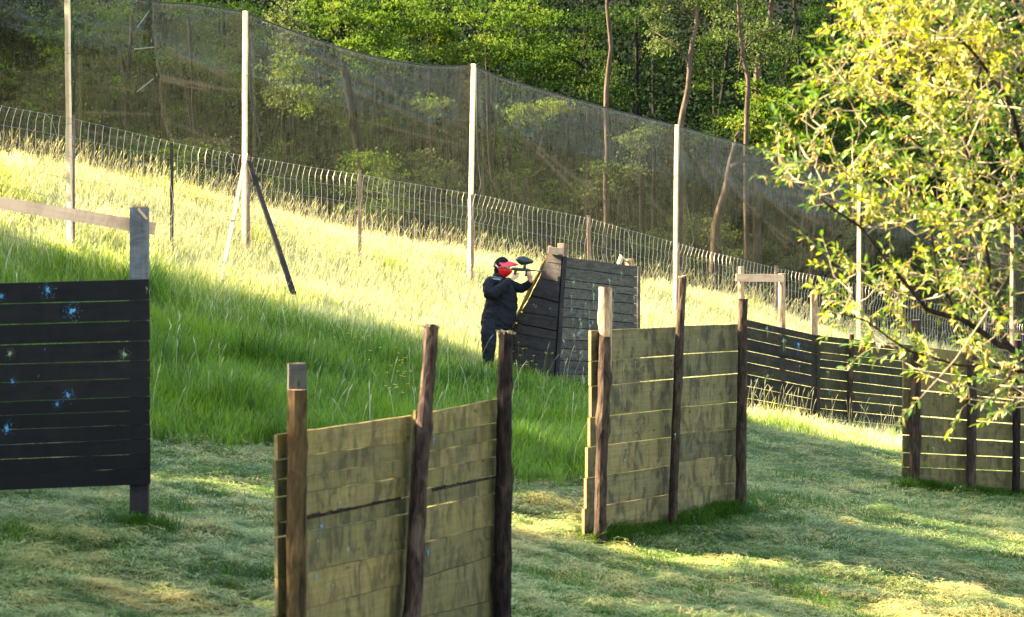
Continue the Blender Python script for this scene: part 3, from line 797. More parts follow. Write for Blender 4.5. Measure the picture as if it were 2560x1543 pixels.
def mid_barrier():
    at, D, nr = pxline(1530, 24.0, 1843, 25.8)
    g = at(1690); root = empty('wooden_barrier', (g.x, g.y, Hs(g.x, g.y)), 'mossy olive plank barrier with one pale peeled stake, standing on mown ground', 'barrier', 'plank barriers on the field')
    c8 = lambda v: 640 + v / 1.953
    mats = [M['mossy'], M['mint_paint'], M['green_paint'], M['endgrain']]
    mb = MB()
    # left bay, joints at px 1530 and px 1690; the boards run on to px 1478
    A = [c8(v) for v in (358, 508, 627, 778, 920, 1067, 1213, 1365)]
    B = [c8(v) for v in (345, 486, 600, 745, 882, 1020, 1160, 1303)]
    a0, a1 = at(1530), at(1690)
    ends = [1478, 1478, 1479, 1476, 1470, 1467, 1462]
    gaps = [.010, .010, .012, .010, .009, .006, .004]
    for i in range(7):
        zl0, zl1 = zat(A[i + 1], a0.y) + gaps[i] / 2, zat(A[i], a0.y) - gaps[i] / 2
        zr0, zr1 = zat(B[i + 1], a1.y) + gaps[i] / 2, zat(B[i], a1.y) - gaps[i] / 2
        e = at(ends[i] + 0); s = (e - a0).dot(D) / (a1 - a0).dot(D)
        s = max(s, -0.42)
        lo = Vector((0, 0, zl0 + (zr0 - zl0) * s)); hi = Vector((0, 0, zl1 + (zr1 - zl1) * s))
        pe = a0 + D * ((a1 - a0).dot(D) * s)
        w = nr * random.uniform(-.004, .004)
        mb.board(Vector((pe.x, pe.y, lo.z)) + w, Vector((a1.x, a1.y, zr0)) + w, hi.z - lo.z, .03, nr, hb=zr1 - zr0, jit=.002, seg=8)
        hh = hi.z - lo.z
        q = Vector((pe.x, pe.y, lo.z)) - nr * .03 - D * .002
        mb.add([q, q + nr * .03, q + nr * .03 + UP * hh, q + UP * hh], [[0, 1, 2, 3]], None, .5, 3)
    A2 = [c8(v) for v in (343, 480, 597, 740, 872, 1005, 1140, 1300)]
    B2 = [c8(v) for v in (333, 463, 572, 712, 842, 968, 1105, 1228)]
    mb2 = MB()
    bay(mb2, at, nr, 1694, 1858, A2, B2, .03, [.007, .010, .012, .005, .006, .003, .003], off=.004, jit=.002, seg=8, warp=.004)
    for (px, py, s, c) in ((1588, 905, .025, 1), (1557, 1090, .02, 1), (1550, 975, .022, 1), (1560, 920, .02, 2), (1562, 1150, .018, 2), (1600, 1150, .015, 2)):
        mb.splat(surf(at, px, py, .008), nr, s, c, drip=.12)
    for (px, py, s, c) in ((1780, 985, .022, 1), (1745, 850, .02, 2), (1752, 960, .014, 1)):
        mb2.splat(surf(at, px, py, .012), nr, s, c, drip=.12)
    mb.build('board_panel', mats, root); mb2.build('board_panel', mats, root)
    p = MB(); p.log([surf(at, 1501, 1370, .14), surf(at, 1504, 1150, .14), surf(at, 1511, 990, .14), surf(at, 1513, 842, .13)], [.060, .060, .060, .056], endmi=1, rough=.08, knots=5, sub=9)
    p.build('post', [M['bark_mid'], M['bark_dark']], root)
    p = MB(); p.log([surf(at, 1508, 1000, .07), surf(at, 1514, 930, .065), surf(at, 1514, 718, .07)], [.030, .062, .068], endmi=1, rough=.06, knots=2, sub=12)
    p.build('peeled_stake', [M['peeled'], M['pale']], root)
    p = MB(); p.log([surf(at, 1684, 1345, .12), surf(at, 1686, 1200, .12), surf(at, 1696, 930, .12), surf(at, 1707, 690, .12)], [.046, .046, .045, .040], endmi=1, rough=.08, knots=6, sub=10, frayed=6)
    p.splat(surf(at, 1689, 1085, .17), nr, .03, 2, drip=.12)
    p.build('post', [M['bark_mid'], M['cut'], M['mint_paint']], root)
    p = MB(); p.log([surf(at, 1854, 1318, .12), surf(at, 1855, 1100, .12), surf(at, 1857, 900, .12), surf(at, 1858, 747, .12)], [.058, .057, .050, .048], endmi=1, rough=.08, knots=4, sub=10, frayed=8)
    p.build('post', [M['bark_mid'], M['bark_dark']], root)
mid_barrier()

def far_barriers():
    c = lambda v: 640 + v / 3.23
    at, D, nr = pxline(1867, 41.0, 2047, 41.0)
    g = at(1950); root = empty('wooden_barrier', (g.x, g.y, Hs(g.x, g.y)), 'far dark plank barrier with pale stakes and a short crossbar behind it', 'barrier', 'plank barriers on the field')
    mb = MB()
    L = [c(v) for v in (515, 575, 668, 765, 858, 955, 1050, 1148, 1220, 1300)]
    R = [c(v) for v in (645, 695, 795, 885, 977, 1070, 1165, 1252, 1330, 1410)]
    k = (1850 - 1867) / 180.0
    Le = [l + (r - l) * k for l, r in zip(L, R)]
    bay(mb, at, nr, 1850, 2047, Le, R, .025, .009, jit=.002, seg=8, warp=.004)
    for (px, py, s, cc) in ((1918, 820, .05, 1), (1960, 850, .05, 1), (1997, 862, .05, 2), (1893, 953, .055, 1), (1920, 938, .05, 1), (1882, 982, .04, 1), (1911, 984, .04, 1), (2000, 916, .03, 3)):
        mb.splat(surf(at, px, py, .008), nr, s, cc, drip=.2)
    mb.build('board_panel', [M['fardark'], M['green_paint'], M['blue_paint'], M['mint_paint']], root)
    for (px, top, w, m_) in ((1853, 667, .11, 'peeled'), (1955, 684, .12, 'peeled'), (2036, 730, .12, 'peeled')):
        p = MB(); p.log([surf(at, px, 1120, -.10), surf(at, px + 1, 900, -.10), surf(at, px, top, -.10)], [w / 2] * 3, endmi=1, rough=.07, knots=2, sub=8)
        p.build('post', [M[m_], M['pale']], root)
    p = MB(); p.beam(surf(at, 1840, 694, -.05), surf(at, 1960, 696, -.05), .13, .035, (0, 0, 1)); p.build('rail', M['pale'], root)
    p = MB(); p.beam(surf(at, 2048, 1075, .04), surf(at, 2048, 838, .04), .05, .03, D); p.build('batten', M['fardark'], root)
    # second length
    at, D, nr = pxline(2050, 41.1, 2290, 41.4)
    g = at(2160); root = empty('wooden_barrier', (g.x, g.y, Hs(g.x, g.y)), 'far brownish plank barrier with a single log post, right of the dark one', 'barrier', 'plank barriers on the field')
    L = [c(v) for v in (645, 692, 778, 833, 900, 987, 1072, 1148, 1232, 1310, 1400)]
    R1 = [c(v) for v in (695, 745, 830, 890, 952, 1045, 1120, 1195, 1280, 1355, 1440)]
    k = (2285 - 2049) / 150.0
    R = [l + (r - l) * k for l, r in zip(L, R1)]
    mb = MB(); bay(mb, at, nr, 2051, 2285, L, R, .025, [.010, .010, .006, .008, .013, .007, .009, .009, .006, .004], jit=.002, seg=9, warp=.004)
    mb.splat(surf(at, 2072, 930, .008), nr, .04, 1, drip=.15); mb.splat(surf(at, 2076, 975, .008), nr, .03, 2, drip=.1)
    mb.build('board_panel', [M['faroak'], M['green_paint'], M['blue_paint']], root)
    p = MB(); p.log([surf(at, 2125, 1085, .08), surf(at, 2127, 950, .08), surf(at, 2130, 835, .08)], [.045, .048, .042], endmi=1, rough=.08, knots=3, sub=9)
    p.build('post', [M['bark_mid'], M['cut']], root)
    # barrier under the willow
    at, D, nr = pxline(2275, 32.0, 2545, 32.6)
    g = at(2400); root = empty('wooden_barrier', (g.x, g.y, Hs(g.x, g.y)), 'brown plank barrier with three log posts under the willow branches', 'barrier', 'plank barriers on the field')
    c4 = lambda v: 850 + v / 2.142
    L = [868, 900, c4(165), c4(270), c4(410), c4(515), c4(608), c4(685), c4(782)]
    R = [895, 927, c4(220), c4(320), c4(450), c4(545), c4(630), c4(703), c4(800)]
    k0 = (2258 - 2305) / 231.0; k1 = (2640 - 2305) / 231.0
    Lx = [l + (r - l) * k0 for l, r in zip(L, R)]; Rx = [l + (r - l) * k1 for l, r in zip(L, R)]
    mb = MB(); bay(mb, at, nr, 2260, 2640, Lx, Rx, .026, [.01, .012, .012, .018, .015, .015, .010, .006], jit=.002, seg=12, warp=.004)
    mb.splat(surf(at, 2337, 1120, .008), nr, .03, 1, drip=.1)
    mb.build('board_panel', [M['olive'], M['green_paint']], root)
    for (px, top, bot, r, m_) in ((2290, 800, 1230, .070, 'bark_mid'), (2431, 835, 1245, .064, 'bark_mid'), (2544, 850, 1250, .052, 'bark_dark')):
        p = MB(); p.log([surf(at, px, bot, .10), surf(at, px + 1, 1000, .10), surf(at, px + 2, top, .10)], [r, r, r * .9], endmi=1, rough=.08, knots=4, sub=10)
        p.build('post', [M[m_], M['cut']], root)
far_barriers()

def bunker():
    c = lambda x, y, Y: P(1100 + x / 3.228, 560 + y / 3.228, Y)
    YC, YR, YL = 36.0, 37.4, 36.5
    g = P(1400, 962, 36.0)
    root = empty('wooden_bunker', (g.x, g.y, Hs(g.x, g.y)), 'tall dark plank bunker with a slanting left side, the masked player leaning on it', 'bunker')
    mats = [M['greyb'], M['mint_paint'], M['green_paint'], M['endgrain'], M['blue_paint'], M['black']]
    mb = MB()
    def face_board(m_, a0, a1, b0, b1, nr, th=.03, mi=0, warp=.006, seg=5):
        """a0 top-left a1 bottom-left b0 top-right b1 bottom-right"""
        w = nr * random.uniform(-warp, warp)
        ua = (a0 - a1); ub = (b0 - b1)
        m_.board(a1 + w, b1 + w, 1.0, th, nr, up=ua, upb=ub, hb=1.0, jit=0.0, seg=seg)
    # main face
    Lx = lambda y: 1020 - 75 * (y - 265) / 1035.0
    yl = [265, 350, 448, 512, 600, 672, 748, 832, 932, 1003, 1100, 1212, 1300, 1390]
    yr = [340, 425, 515, 576, 642, 736, 802, 872, 962, 1032, 1120, 1220, 1300, 1390]
    A = c(1020, 700, YC); B = c(1590, 700, YR); D = (B - A); D.z = 0; D.normalize(); nr = Vector((D.y, -D.x, 0))
    for i in range(len(yl) - 1):
        gp = 4.5
        a0, a1 = c(Lx(yl[i]), yl[i] + gp, YC), c(Lx(yl[i + 1]), yl[i + 1] - gp * .4, YC)
        b0, b1 = c(1590 + random.uniform(-4, 6), yr[i] + gp, YR), c(1590, yr[i + 1] - gp * .4, YR)
        face_board(mb, a0, a1, b0, b1, nr)
    mb.board(c(950, 1380, YC) - nr * .05, c(1586, 1380, YR) - nr * .045, 1, .02, nr, up=c(1016, 275, YC) - c(950, 1380, YC), upb=c(1583, 352, YR) - c(1586, 1380, YR), hb=1, seg=3, mi=5)
    def S(x, y):
        t = (x - 1000) / 590.0
        return c(x, y, YC + (YR - YC) * t - .02)
    for _ in range(46):
        x = random.choice([random.gauss(1060, 25), random.gauss(1150, 25), random.gauss(1230, 25), random.gauss(1440, 40), random.uniform(1010, 1570)])
        y = random.uniform(300, 1180) if x < 1200 else random.uniform(300, 840)
        mb.splat(S(x, y), nr, random.uniform(.020, .045), random.choice((1, 1, 1, 2)), drip=random.choice((.05, .16, .28)))
    for (x, y) in ((1210, 820), (1125, 875), (1330, 325), (1220, 320)):
        mb.splat(S(x, y), nr, .055, 1, drip=.1); mb.splat(S(x + 3, y), nr, .02, 4)
    mb.build('front_wall', mats, root)
    # left slanting face
    mb = MB()
    A = c(600, 800, YL); B = c(975, 800, YC); D = (B - A); D.z = 0; D.normalize(); nl = Vector((D.y, -D.x, 0))
    Ex = lambda y: 865 - 290 * (y - 260) / 580.0 if y < 950 else 520
    Rx = lambda y: 1003 - 68 * (y - 240) / 1030.0
    def dep(x): return YC + (YL - YC) * (990 - x) / 400.0
    Lh = [(868, 240), (845, 305), (800, 440), (735, 575), (650, 710), (600, 795), (578, 880), (530, 960), (500, 1170), (500, 1300)]
    Rh = [250, 325, 472, 632, 752, 862, 935, 1044, 1272, 1390]
    for i in range(len(Rh) - 1):
        g0 = 3 if i not in (3, 5) else 8
        xl0, y0 = Lh[i]; xl1, y1 = Lh[i + 1]
        r0, r1 = Rh[i], Rh[i + 1]
        face_board(mb, c(xl0, y0 + g0, dep(xl0)), c(xl1, y1 - 3, dep(xl1)), c(Rx(r0) - 22, r0 + g0, YC), c(Rx(r1) - 22, r1 - 3, YC), nl, mi=0, warp=.012)
    q4 = [c(872, 262, dep(872)), c(585, 845, dep(585)), c(520, 1390, dep(520)), c(925, 1390, YC), c(985, 262, YC)]
    mb.add([p_ - nl * .05 for p_ in q4], [[0, 1, 2, 3, 4]], None, .5, 2)
    def S2(x, y): return c(x, y, dep(x) - .03)
    for (x, y, s) in ((775, 668, .05), (760, 650, .03), (890, 685, .03), (900, 1050, .04), (835, 860, .02), (950, 350, .015)):
        mb.splat(S2(x, y), nl, s, 1)
    for (x, y) in ((975, 360), (958, 345), (955, 500), (740, 560), (950, 575), (950, 690), (640, 770), (950, 820), (940, 900), (930, 1000)):
        mb.splat(S2(x, y), nl, .009, 1)
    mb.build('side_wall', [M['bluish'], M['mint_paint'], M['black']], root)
    p = MB()
    pts = [c(868, 255, YL - .2), c(800, 400, YL - .12), c(720, 545, YL - .1), (c(640, 710, YL - .05)), c(572, 850, YL)]
    p.log([q for q in pts[::-1]], [.022, .022, .030, .024, .020], endmi=0, rough=.16, sub=8, n=9, knots=6)
    p.build('edge_pole', [M['ochre']], root)
    p = MB(); p.beam(c(938, 1330, YC + .01), c(1008, 262, YC + .01), .060, .06, (1, 0, 0), seg=6); p.build('corner_post', M['bluish'], root)
    p = MB()
    p.beam(c(880, 240, YC + .25), c(886, 175, YC + .25), .05, .05, (1, 0, 0)); p.beam(c(872, 212, YC + .05), c(992, 218, YC + .05), .095, .12, (0, 0, 1), seg=3); p.beam(c(975, 250, YC + .12), c(975, 156, YC + .12), .09, .09, (1, 0, 0), seg=3)
    p.build('top_block', M['pale'], root)
    p = MB(); p.beam(c(1010, 262, YC + .2), c(1012, 160, YC + .2), .05, .05, (1, 0, 0), seg=3); p.build('back_post', M['brownpost'], root)
    p = MB(); p.log([c(1540, 900, YR + .4), c(1530, 283, YR + .4)], [.06, .062], endmi=1, rough=.05, sub=10); p.build('back_post', [M['peeled'], M['pale']], root)
    p = MB(); p.log([c(1440, 330, YR + .3), c(1466, 268, YR + .3), c(1500, 295, YR + .32)], [.045, .05, .05], endmi=0, rough=.05, sub=3); p.build('back_brace', [M['pale']], root)
    # rear slope boards close the bunker's right flank
    p = MB(); p.beam(c(1585, 1300, YR + .1), c(1588, 345, YR + .1), .09, .07, D, seg=4); p.build('back_post', M['greyb'], root)
bunker()

# ------------------------------------------------------------------ fence posts, poles, wire, net
def fence():
    top = {170: -38, 612: 28, 1183: 160, 1690: 312, 2147: 444, 2530: 556}
    base = dict(FENCE)
    labels = {170: 'leftmost of the tall cream net poles, its top cut off by the photo', 612: 'tall cream net pole with two slanting props at its foot',
              1183: 'tall cream net pole standing behind the masked player', 1690: 'tall cream net pole rising just right of the bunker',
              2147: 'tall cream net pole seen through the left fringe of the willow', 2530: 'tall cream net pole at the right edge behind the willow'}
    xd = Vector((0.77, -0.64, 0))
    lean = {170: (168, 176), 612: (613, 611), 1183: (1184, 1172), 1690: (1692, 1686), 2147: (2148, 2146), 2530: (2530, 2528)}
    for (bx, by), px in zip(FENCE, (170, 612, 1183, 1690, 2147, 2530)):
        Y = fz(px); t = P(lean[px][0], top[px], Y); b_ = P(lean[px][1], by + 25, Y)
        mb = MB(); mb.beam(b_, t, 0.088, 0.045, xd, seg=7, jit=.004)
        for fy in (0.3, 0.55):                       # ties holding the net
            q = b_.lerp(t, fy + .2); 
            mb.tube([q + Vector((.05 * math.cos(a), .05 * math.sin(a), .004 * k)) for k, a in enumerate(np.linspace(0, 6.28, 9))], .004, 3, mi=1, cap=False)
        o = mb.build('net_pole', [M['cream'], M['cord']], None, origin=tuple(b_))
        tag(o, labels[px], 'net pole', 'tall poles carrying the net')
    posts = [(183, 288, 645, 'brownpost', .065, 'pinkish brown fence post against the leftmost net pole'),
             (430, 357, 660, 'darkpost', .055, 'thin dark fence post between the two leftmost net poles'),
             (621, 390, 665, 'brownpost', .065, 'pinkish brown fence post against the net pole with the props'),
             (900, 425, 705, 'brownpost', .060, 'thin pinkish fence post halfway between the propped pole and the pole behind the player'),
             (1181, 486, 735, 'brownpost', .060, 'short fence post against the net pole behind the player'),
             (1473, 538, 778, 'brownpost', .070, 'fence post standing up behind the top of the bunker'),
             (1696, 606, 812, 'brownpost', .065, 'short fence post against the net pole right of the bunker'),
             (1942, 664, 850, 'brownpost', .065, 'thin fence post behind the short crossbar of the far dark barrier'),
             (2155, 705, 885, 'brownpost', .065, 'short fence post against the net pole in the willow fringe'),
             (2350, 760, 915, 'darkpost', .06, 'fence post hidden behind the middle of the willow'),
             (2538, 800, 940, 'brownpost', .06, 'short fence post against the net pole at the right edge')]
    for (px, ty, by, m_, w, lab) in posts:
        Y = fz(px) - .06
        b_ = P(px, by + 20, Y); t = P(px - 1, ty, Y)
        mb = MB(); mb.beam(b_, t, w, w * .8, (1, 0.1, 0), seg=6, jit=.004)
        tag(mb.build('fence_post', M[m_], None, origin=tuple(b_)), lab, 'fence post', 'posts carrying the wire fence')
    for (a, b_, w, m_, lab) in ((P(724, 705, fz(612) - 3.2), P(622, 405, fz(620) - .1), .085, 'shadedprop', 'dark slanting prop leaning right to left against the net pole'),
                                (P(560, 668, fz(612) - 2.6), P(615, 385, fz(612) - .12), .065, 'pale', 'pale pinkish slanting prop leaning against the left of the net pole')):
        a = a + (a - b_).normalized() * .34
        mb = MB(); mb.beam(a, b_, w, .035, (1, .75, 0) if m_ == 'shadedprop' else (1, -.2, 0), seg=6, jit=.004)
        tag(mb.build('slanting_prop', M[m_], None, origin=tuple(a)), lab, 'prop', 'props of the net pole')
    # ---- wire fence
    TOPW = [(-260, 205), (0, 265), (170, 295), (430, 357), (612, 392), (900, 438), (1183, 487), (1473, 548), (1690, 610), (1942, 672), (2147, 712), (2350, 765), (2560, 812), (2800, 870)]
    BASW = [(-260, 560), (0, 600), (170, 640), (430, 652), (612, 662), (900, 695), (1183, 733), (1473, 772), (1690, 812), (1942, 848), (2147, 880), (2350, 910), (2560, 940), (2800, 980)]
    tx, ty = zip(*TOPW); bx, by = zip(*BASW)
    P0 = P(-240, 300, fz(-240)); P1 = P(2790, 600, fz(2790))
    Lf = math.hypot(P1.x - P0.x, P1.y - P0.y); nW = int(Lf / .155)
    Dv = Vector((P1.x - P0.x, P1.y - P0.y, 0)).normalized(); nrm = Vector((Dv.y, -Dv.x, 0))
    root = empty('wire_fence', (P(900, 700, fz(900)).x, fz(900), zat(700, fz(900))), 'galvanised wire mesh fence with wavy upright wires running along the foot of the net', 'wire fence')
    hs = [1.0, .86, .72, .56, .40, .22, .04]
    mv, mh = MB(), MB(); lines = [[] for _ in hs]
    for i in range(nW + 1):
        q = P0 + Dv * (Lf * i / nW); px = 1280 + FPX * q.x / q.y
        zt, zb = zat(np.interp(px, tx, ty), q.y), zat(np.interp(px, bx, by), q.y)
        lf = .5 + .5 * math.sin(i * .19) * math.sin(i * .047 + 1)
        A = .03 + .075 * lf; j = random.uniform(-.008, .008)
        pts = []
        for k, hfr in enumerate(hs):
            ox = A * (1.3 if k == 0 else (0.25 if k == 1 else (-.15 if k % 2 == 0 else .3))) * (1 - .10 * k) + j
            on = .05 * math.sin(i * .3 + k) * lf
            pt = q + Dv * ox + nrm * (on + .05); pt.z = zb + (zt - zb) * hfr
            pts.append(pt); pl = pt - Dv * ox; lines[k].append(pl)
            if k < len(hs) - 1 and k < 4:                        # slight bow between joints
                k2 = k + 1; hf2 = (hfr * .55 + hs[k2] * .45); bow = q + Dv * (ox * .55 + A * (.25 if k % 2 else -.05)) + nrm * (on + .05); bow.z = zb + (zt - zb) * hf2
                pts.append(bow)
        mv.tube(pts, .0036, 3, cap=False)
        if i % 26 == 17:
            e = pts[0] + Dv * .28; e.z -= .45; mv.tube([pts[0], (pts[0] + e) / 2 + Vector((0, 0, .12)), e], .004, 3, cap=False)
    for k, l in enumerate(lines):
        mh.tube(l, .0038 if k in (0,) else .0030, 3, cap=False)
    mv.build('upright_wires', M['wire'], root); mh.build('line_wires', M['thinwire'], root)
    # ---- shade net
    NT = [(-320, -150), (0, -82), (170, -36), (375, 4), (500, 12), (612, 30), (690, 62), (760, 88), (850, 119), (950, 146), (1060, 163), (1130, 166), (1183, 163), (1250, 193), (1400, 238), (1550, 279), (1690, 314), (1800, 345), (1900, 372), (2000, 402), (2147, 446), (2330, 505), (2530, 558), (2800, 640)]
    CR = [(-320, 330)] + [(a, b_) for a, b_ in CREST] + [(2800, 1000)]
    nx_, ny_ = zip(*NT); cx_, cy_ = zip(*CR)
    cols, rows = 700, 110
    px = np.linspace(-300, 2780, cols)
    Yf = -34.6 / ((px - 1280) / FPX - .733) + 0.12
    ytop = np.interp(px, nx_, ny_); ybot = np.interp(px, cx_, cy_) + 8
    U = np.tile(px, (rows, 1)); v = np.linspace(0, 1, rows)[:, None]
    Yb = Yf + 4.6
    off = np.where(v < .3, v * .15, .045 + (v - .3) / .7 * .955)
    off = off ** 1.15
    Yg = Yf[None] + (Yb - Yf)[None] * off
    PY = ytop[None] + (ybot - ytop)[None] * v
    segs = [((1215, 250), (1480, 520), 9, 1.0), ((1300, 330), (1560, 545), 10, .8), ((1195, 370), (1250, 500), 6, 1.0), ((1250, 420), (1310, 510), 7, .8), ((1460, 400), (1560, 520), 8, .6),
            ((620, 60), (1180, 330), 14, .7), ((620, 110), (1160, 350), 12, .6), ((630, 200), (900, 300), 14, .5), ((900, 300), (1160, 365), 10, .6), ((850, 380), (1120, 500), 12, .5),
            ((385, 110), (600, 208), 14, .9), ((385, 190), (600, 230), 12, 1.1), ((390, 195), (520, 228), 7, 1.2), ((400, 60), (610, 45), 10, .5), ((180, 60), (370, 85), 10, .7), ((40, 50), (170, 70), 14, .9), ((190, 280), (400, 285), 10, .7), ((0, 180), (160, 290), 10, .5),
            ((180, 215), (380, 222), 8, .4), ((420, 300), (600, 380), 14, .7), ((400, 350), (600, 352), 12, .6), ((190, 320), (400, 370), 10, .7),
            ((1700, 330), (1990, 640), 7, .9), ((1705, 350), (1830, 560), 7, .7), ((1720, 330), (2040, 600), 7, .8), ((1700, 520), (1820, 640), 6, .9), ((1800, 480), (2120, 700), 8, .6),
            ((1750, 420), (2060, 560), 16, .5), ((1900, 470), (2140, 520), 16, .6), ((1900, 480), (2130, 600), 14, .5),
            ((1560, 420), (1680, 560), 8, .7), ((1380, 260), (1680, 330), 16, .5), ((700, 80), (1120, 210), 12, .5)]
    seam = [((376, 0), (378, 110), 7, 1.5), ((378, 110), (392, 190), 9, 1.6), ((392, 190), (398, 270), 9, 1.5), ((398, 270), (420, 345), 11, 1.6)]
    fold = np.zeros(U.shape); disp = np.zeros(U.shape)
    for (a, b_, w, s) in segs + seam:
        ax, ay = a; dx, dy = b_[0] - ax, b_[1] - ay; L2 = dx * dx + dy * dy
        t = np.clip(((U - ax) * dx + (PY - ay) * dy) / L2, 0, 1)
        w = w * .42; dd = np.hypot(U - ax - t * dx, PY - ay - t * dy) + 4 * (vnoise(U * .03, PY * .03) - .5)
        env = np.sin(np.clip(t, .06, .94) * math.pi) ** .4
        g_ = np.exp(-(dd / w) ** 2) * s * env
        sgn = ((U - ax) * dy - (PY - ay) * dx) / math.sqrt(L2) / w
        fold = np.maximum(fold, g_); disp += .055 * np.exp(-(dd / (w * 1.6)) ** 2) * s * env + .05 * np.exp(-(dd / (w * 2)) ** 2) * np.tanh(sgn) * s
    for pxp in (190, 625, 1196, 1702, 2160):                     # hem hanging next to each pole
        g_ = np.exp(-((U - pxp - 10 * np.sin(v * 3.0)) / 4.0) ** 2) * .8
        fold = np.maximum(fold, g_ * (v < .9))
    top_h = np.exp(-(v / .012) ** 2) * np.ones_like(U); fold = np.maximum(fold, top_h * 1.2)
    Yg = Yg - disp + .25 * (fbm(U * .006 + 3, PY * .009 + 5, 3) - .5) * np.sin(np.clip(v * 1.3, 0, 1) * math.pi)
    V = Pn(U.ravel(), PY.ravel(), Yg.ravel())
    i = np.arange(cols * rows).reshape(rows, cols)
    q = np.stack([i[:-1, :-1], i[1:, :-1], i[1:, 1:], i[:-1, 1:]], -1).reshape(-1, 4)
    me = np_mesh('netting', V, np.full(len(q), 4), q.ravel(), {'fold': np.clip(fold, 0, 1.5).ravel()})
    # uv in metres along / down the net
    along = np.concatenate([[0], np.cumsum(np.hypot(np.diff((px - 1280) / FPX * Yf), np.diff(Yf)))])
    UVm = np.stack([np.tile(along, (rows, 1)), np.tile(v * 3.6, (1, cols))], -1).reshape(-1, 2)
    uvl = me.uv_layers.new(name='UVMap'); uvl.data.foreach_set('uv', UVm[q.ravel()].astype(np.float32).ravel())
    m, nt, out = newmat('shade_net')
    uv = N(nt, "ShaderNodeTexCoord").outputs['UV']; fo = attr(nt, 'fold')
    a1 = noise(nt, uv, 1, 3, .7, (24, 2.2, 1), .25); a2 = noise(nt, uv, 1, 2, .6, (6, 55, 1), .2); a3 = noise(nt, uv, 1, 4, .6, (1.3, 1.6, 1)); a4 = noise(nt, uv, 1, 2, .7, (60, 60, 1))
    def mm(op, x, y, clamp=False):
        n = N(nt, "ShaderNodeMath", operation=op, use_clamp=clamp)
        for s_, val in ((0, x), (1, y)):
            if isinstance(val, (int, float)): n.inputs[s_].default_value = val
            else: nt.links.new(val, n.inputs[s_])
        return n.outputs[0]
    al = mm('ADD', mm('MULTIPLY', mm('SUBTRACT', a1, .5), 2.3), mm('MULTIPLY', mm('SUBTRACT', a2, .5), .7))
    al = mm('ADD', al, mm('MULTIPLY', mm('SUBTRACT', a4, .5), 1.6))
    al = mm('ADD', al, mm('MULTIPLY', mm('SUBTRACT', a3, .5), .5))
    al = mm('ADD', mm('MULTIPLY', al, .8), mm('ADD', mm('MULTIPLY', fo, .28), .37), True)
    # threads have thickness: the flatter one looks along the weave, the more of it one meets
    ge = N(nt, "ShaderNodeNewGeometry"); dp = N(nt, "ShaderNodeVectorMath", operation='DOT_PRODUCT')
    nt.links.new(ge.outputs['Normal'], dp.inputs[0]); nt.links.new(ge.outputs['Incoming'], dp.inputs[1])
    cosv = mm('MAXIMUM', mm('ABSOLUTE', dp.outputs['Value'], 0), .25)
    al = mm('SUBTRACT', 1.0, mm('POWER', mm('SUBTRACT', 1.0, mm('MINIMUM', al, .97)), mm('DIVIDE', 1.0, cosv)), True)
    col = mixc(nt, mm('MULTIPLY', fo, .30, True), mixc(nt, a4, (0.004, 0.005, 0.0045), (0.019, 0.0205, 0.018)), (0.052, 0.050, 0.044))
    d = N(nt, "ShaderNodeBsdfPrincipled"); setin(d, Roughness=.6); nt.links.new(col, d.inputs['Base Color'])
    tl = N(nt, "ShaderNodeBsdfTranslucent"); nt.links.new(col, tl.inputs[0])
    mx0 = N(nt, "ShaderNodeMixShader"); mx0.inputs[0].default_value = .25; nt.links.new(d.outputs[0], mx0.inputs[1]); nt.links.new(tl.outputs[0], mx0.inputs[2])
    tr = N(nt, "ShaderNodeBsdfTransparent")
    mx = N(nt, "ShaderNodeMixShader"); nt.links.new(al, mx.inputs[0]); nt.links.new(tr.outputs[0], mx.inputs[1]); nt.links.new(mx0.outputs[0], mx.inputs[2])
    nt.links.new(mx.outputs[0], out.inputs[0])
    root = empty('safety_net', (P(1183, 733, fz(1183)).x, fz(1183), zat(733, fz(1183))), 'long dark see-through safety net hung from the row of tall cream poles', 'net')
    link('netting', me, m, root, smooth=True)
    mb = MB(); mb.tube([P(a, np.interp(a, nx_, ny_), -34.6 / ((a - 1280) / FPX - .733) + .1) for a in np.linspace(-300, 2780, 160)], .012, 4, cap=False)
    mb.build('top_rope', M['nethem'], root)
    for pts in (((183, 55), (186, 120), (188, 200), (182, 280)), ((618, 35), (624, 150), (625, 230), (640, 300), (650, 350), (645, 390)), ((1192, 170), (1192, 300), (1195, 400), (1203, 460), (1193, 500)),
                ((1698, 320), (1703, 440), (1720, 520), (1735, 600), (1722, 640), (1705, 680)), ((2152, 450), (2158, 540), (2170, 620), (2180, 700))):
        mb = MB(); mb.tube([P(a, b_, fz(a) + .16) for a, b_ in pts], .014, 5); mb.build('side_hem', M['cord'], root, smooth=True)
    for (a, b_) in (((375, 25), (343, 68)), ((385, 118), (336, 123)), ((383, 197), (342, 230))):
        mb = MB(); mb.tube([P(a[0], a[1], fz(380) + .1), P(b_[0], b_[1], fz(380) - .3)], .009, 4)
        mb.build('loose_cord', M['thinwire'], root)
fence()

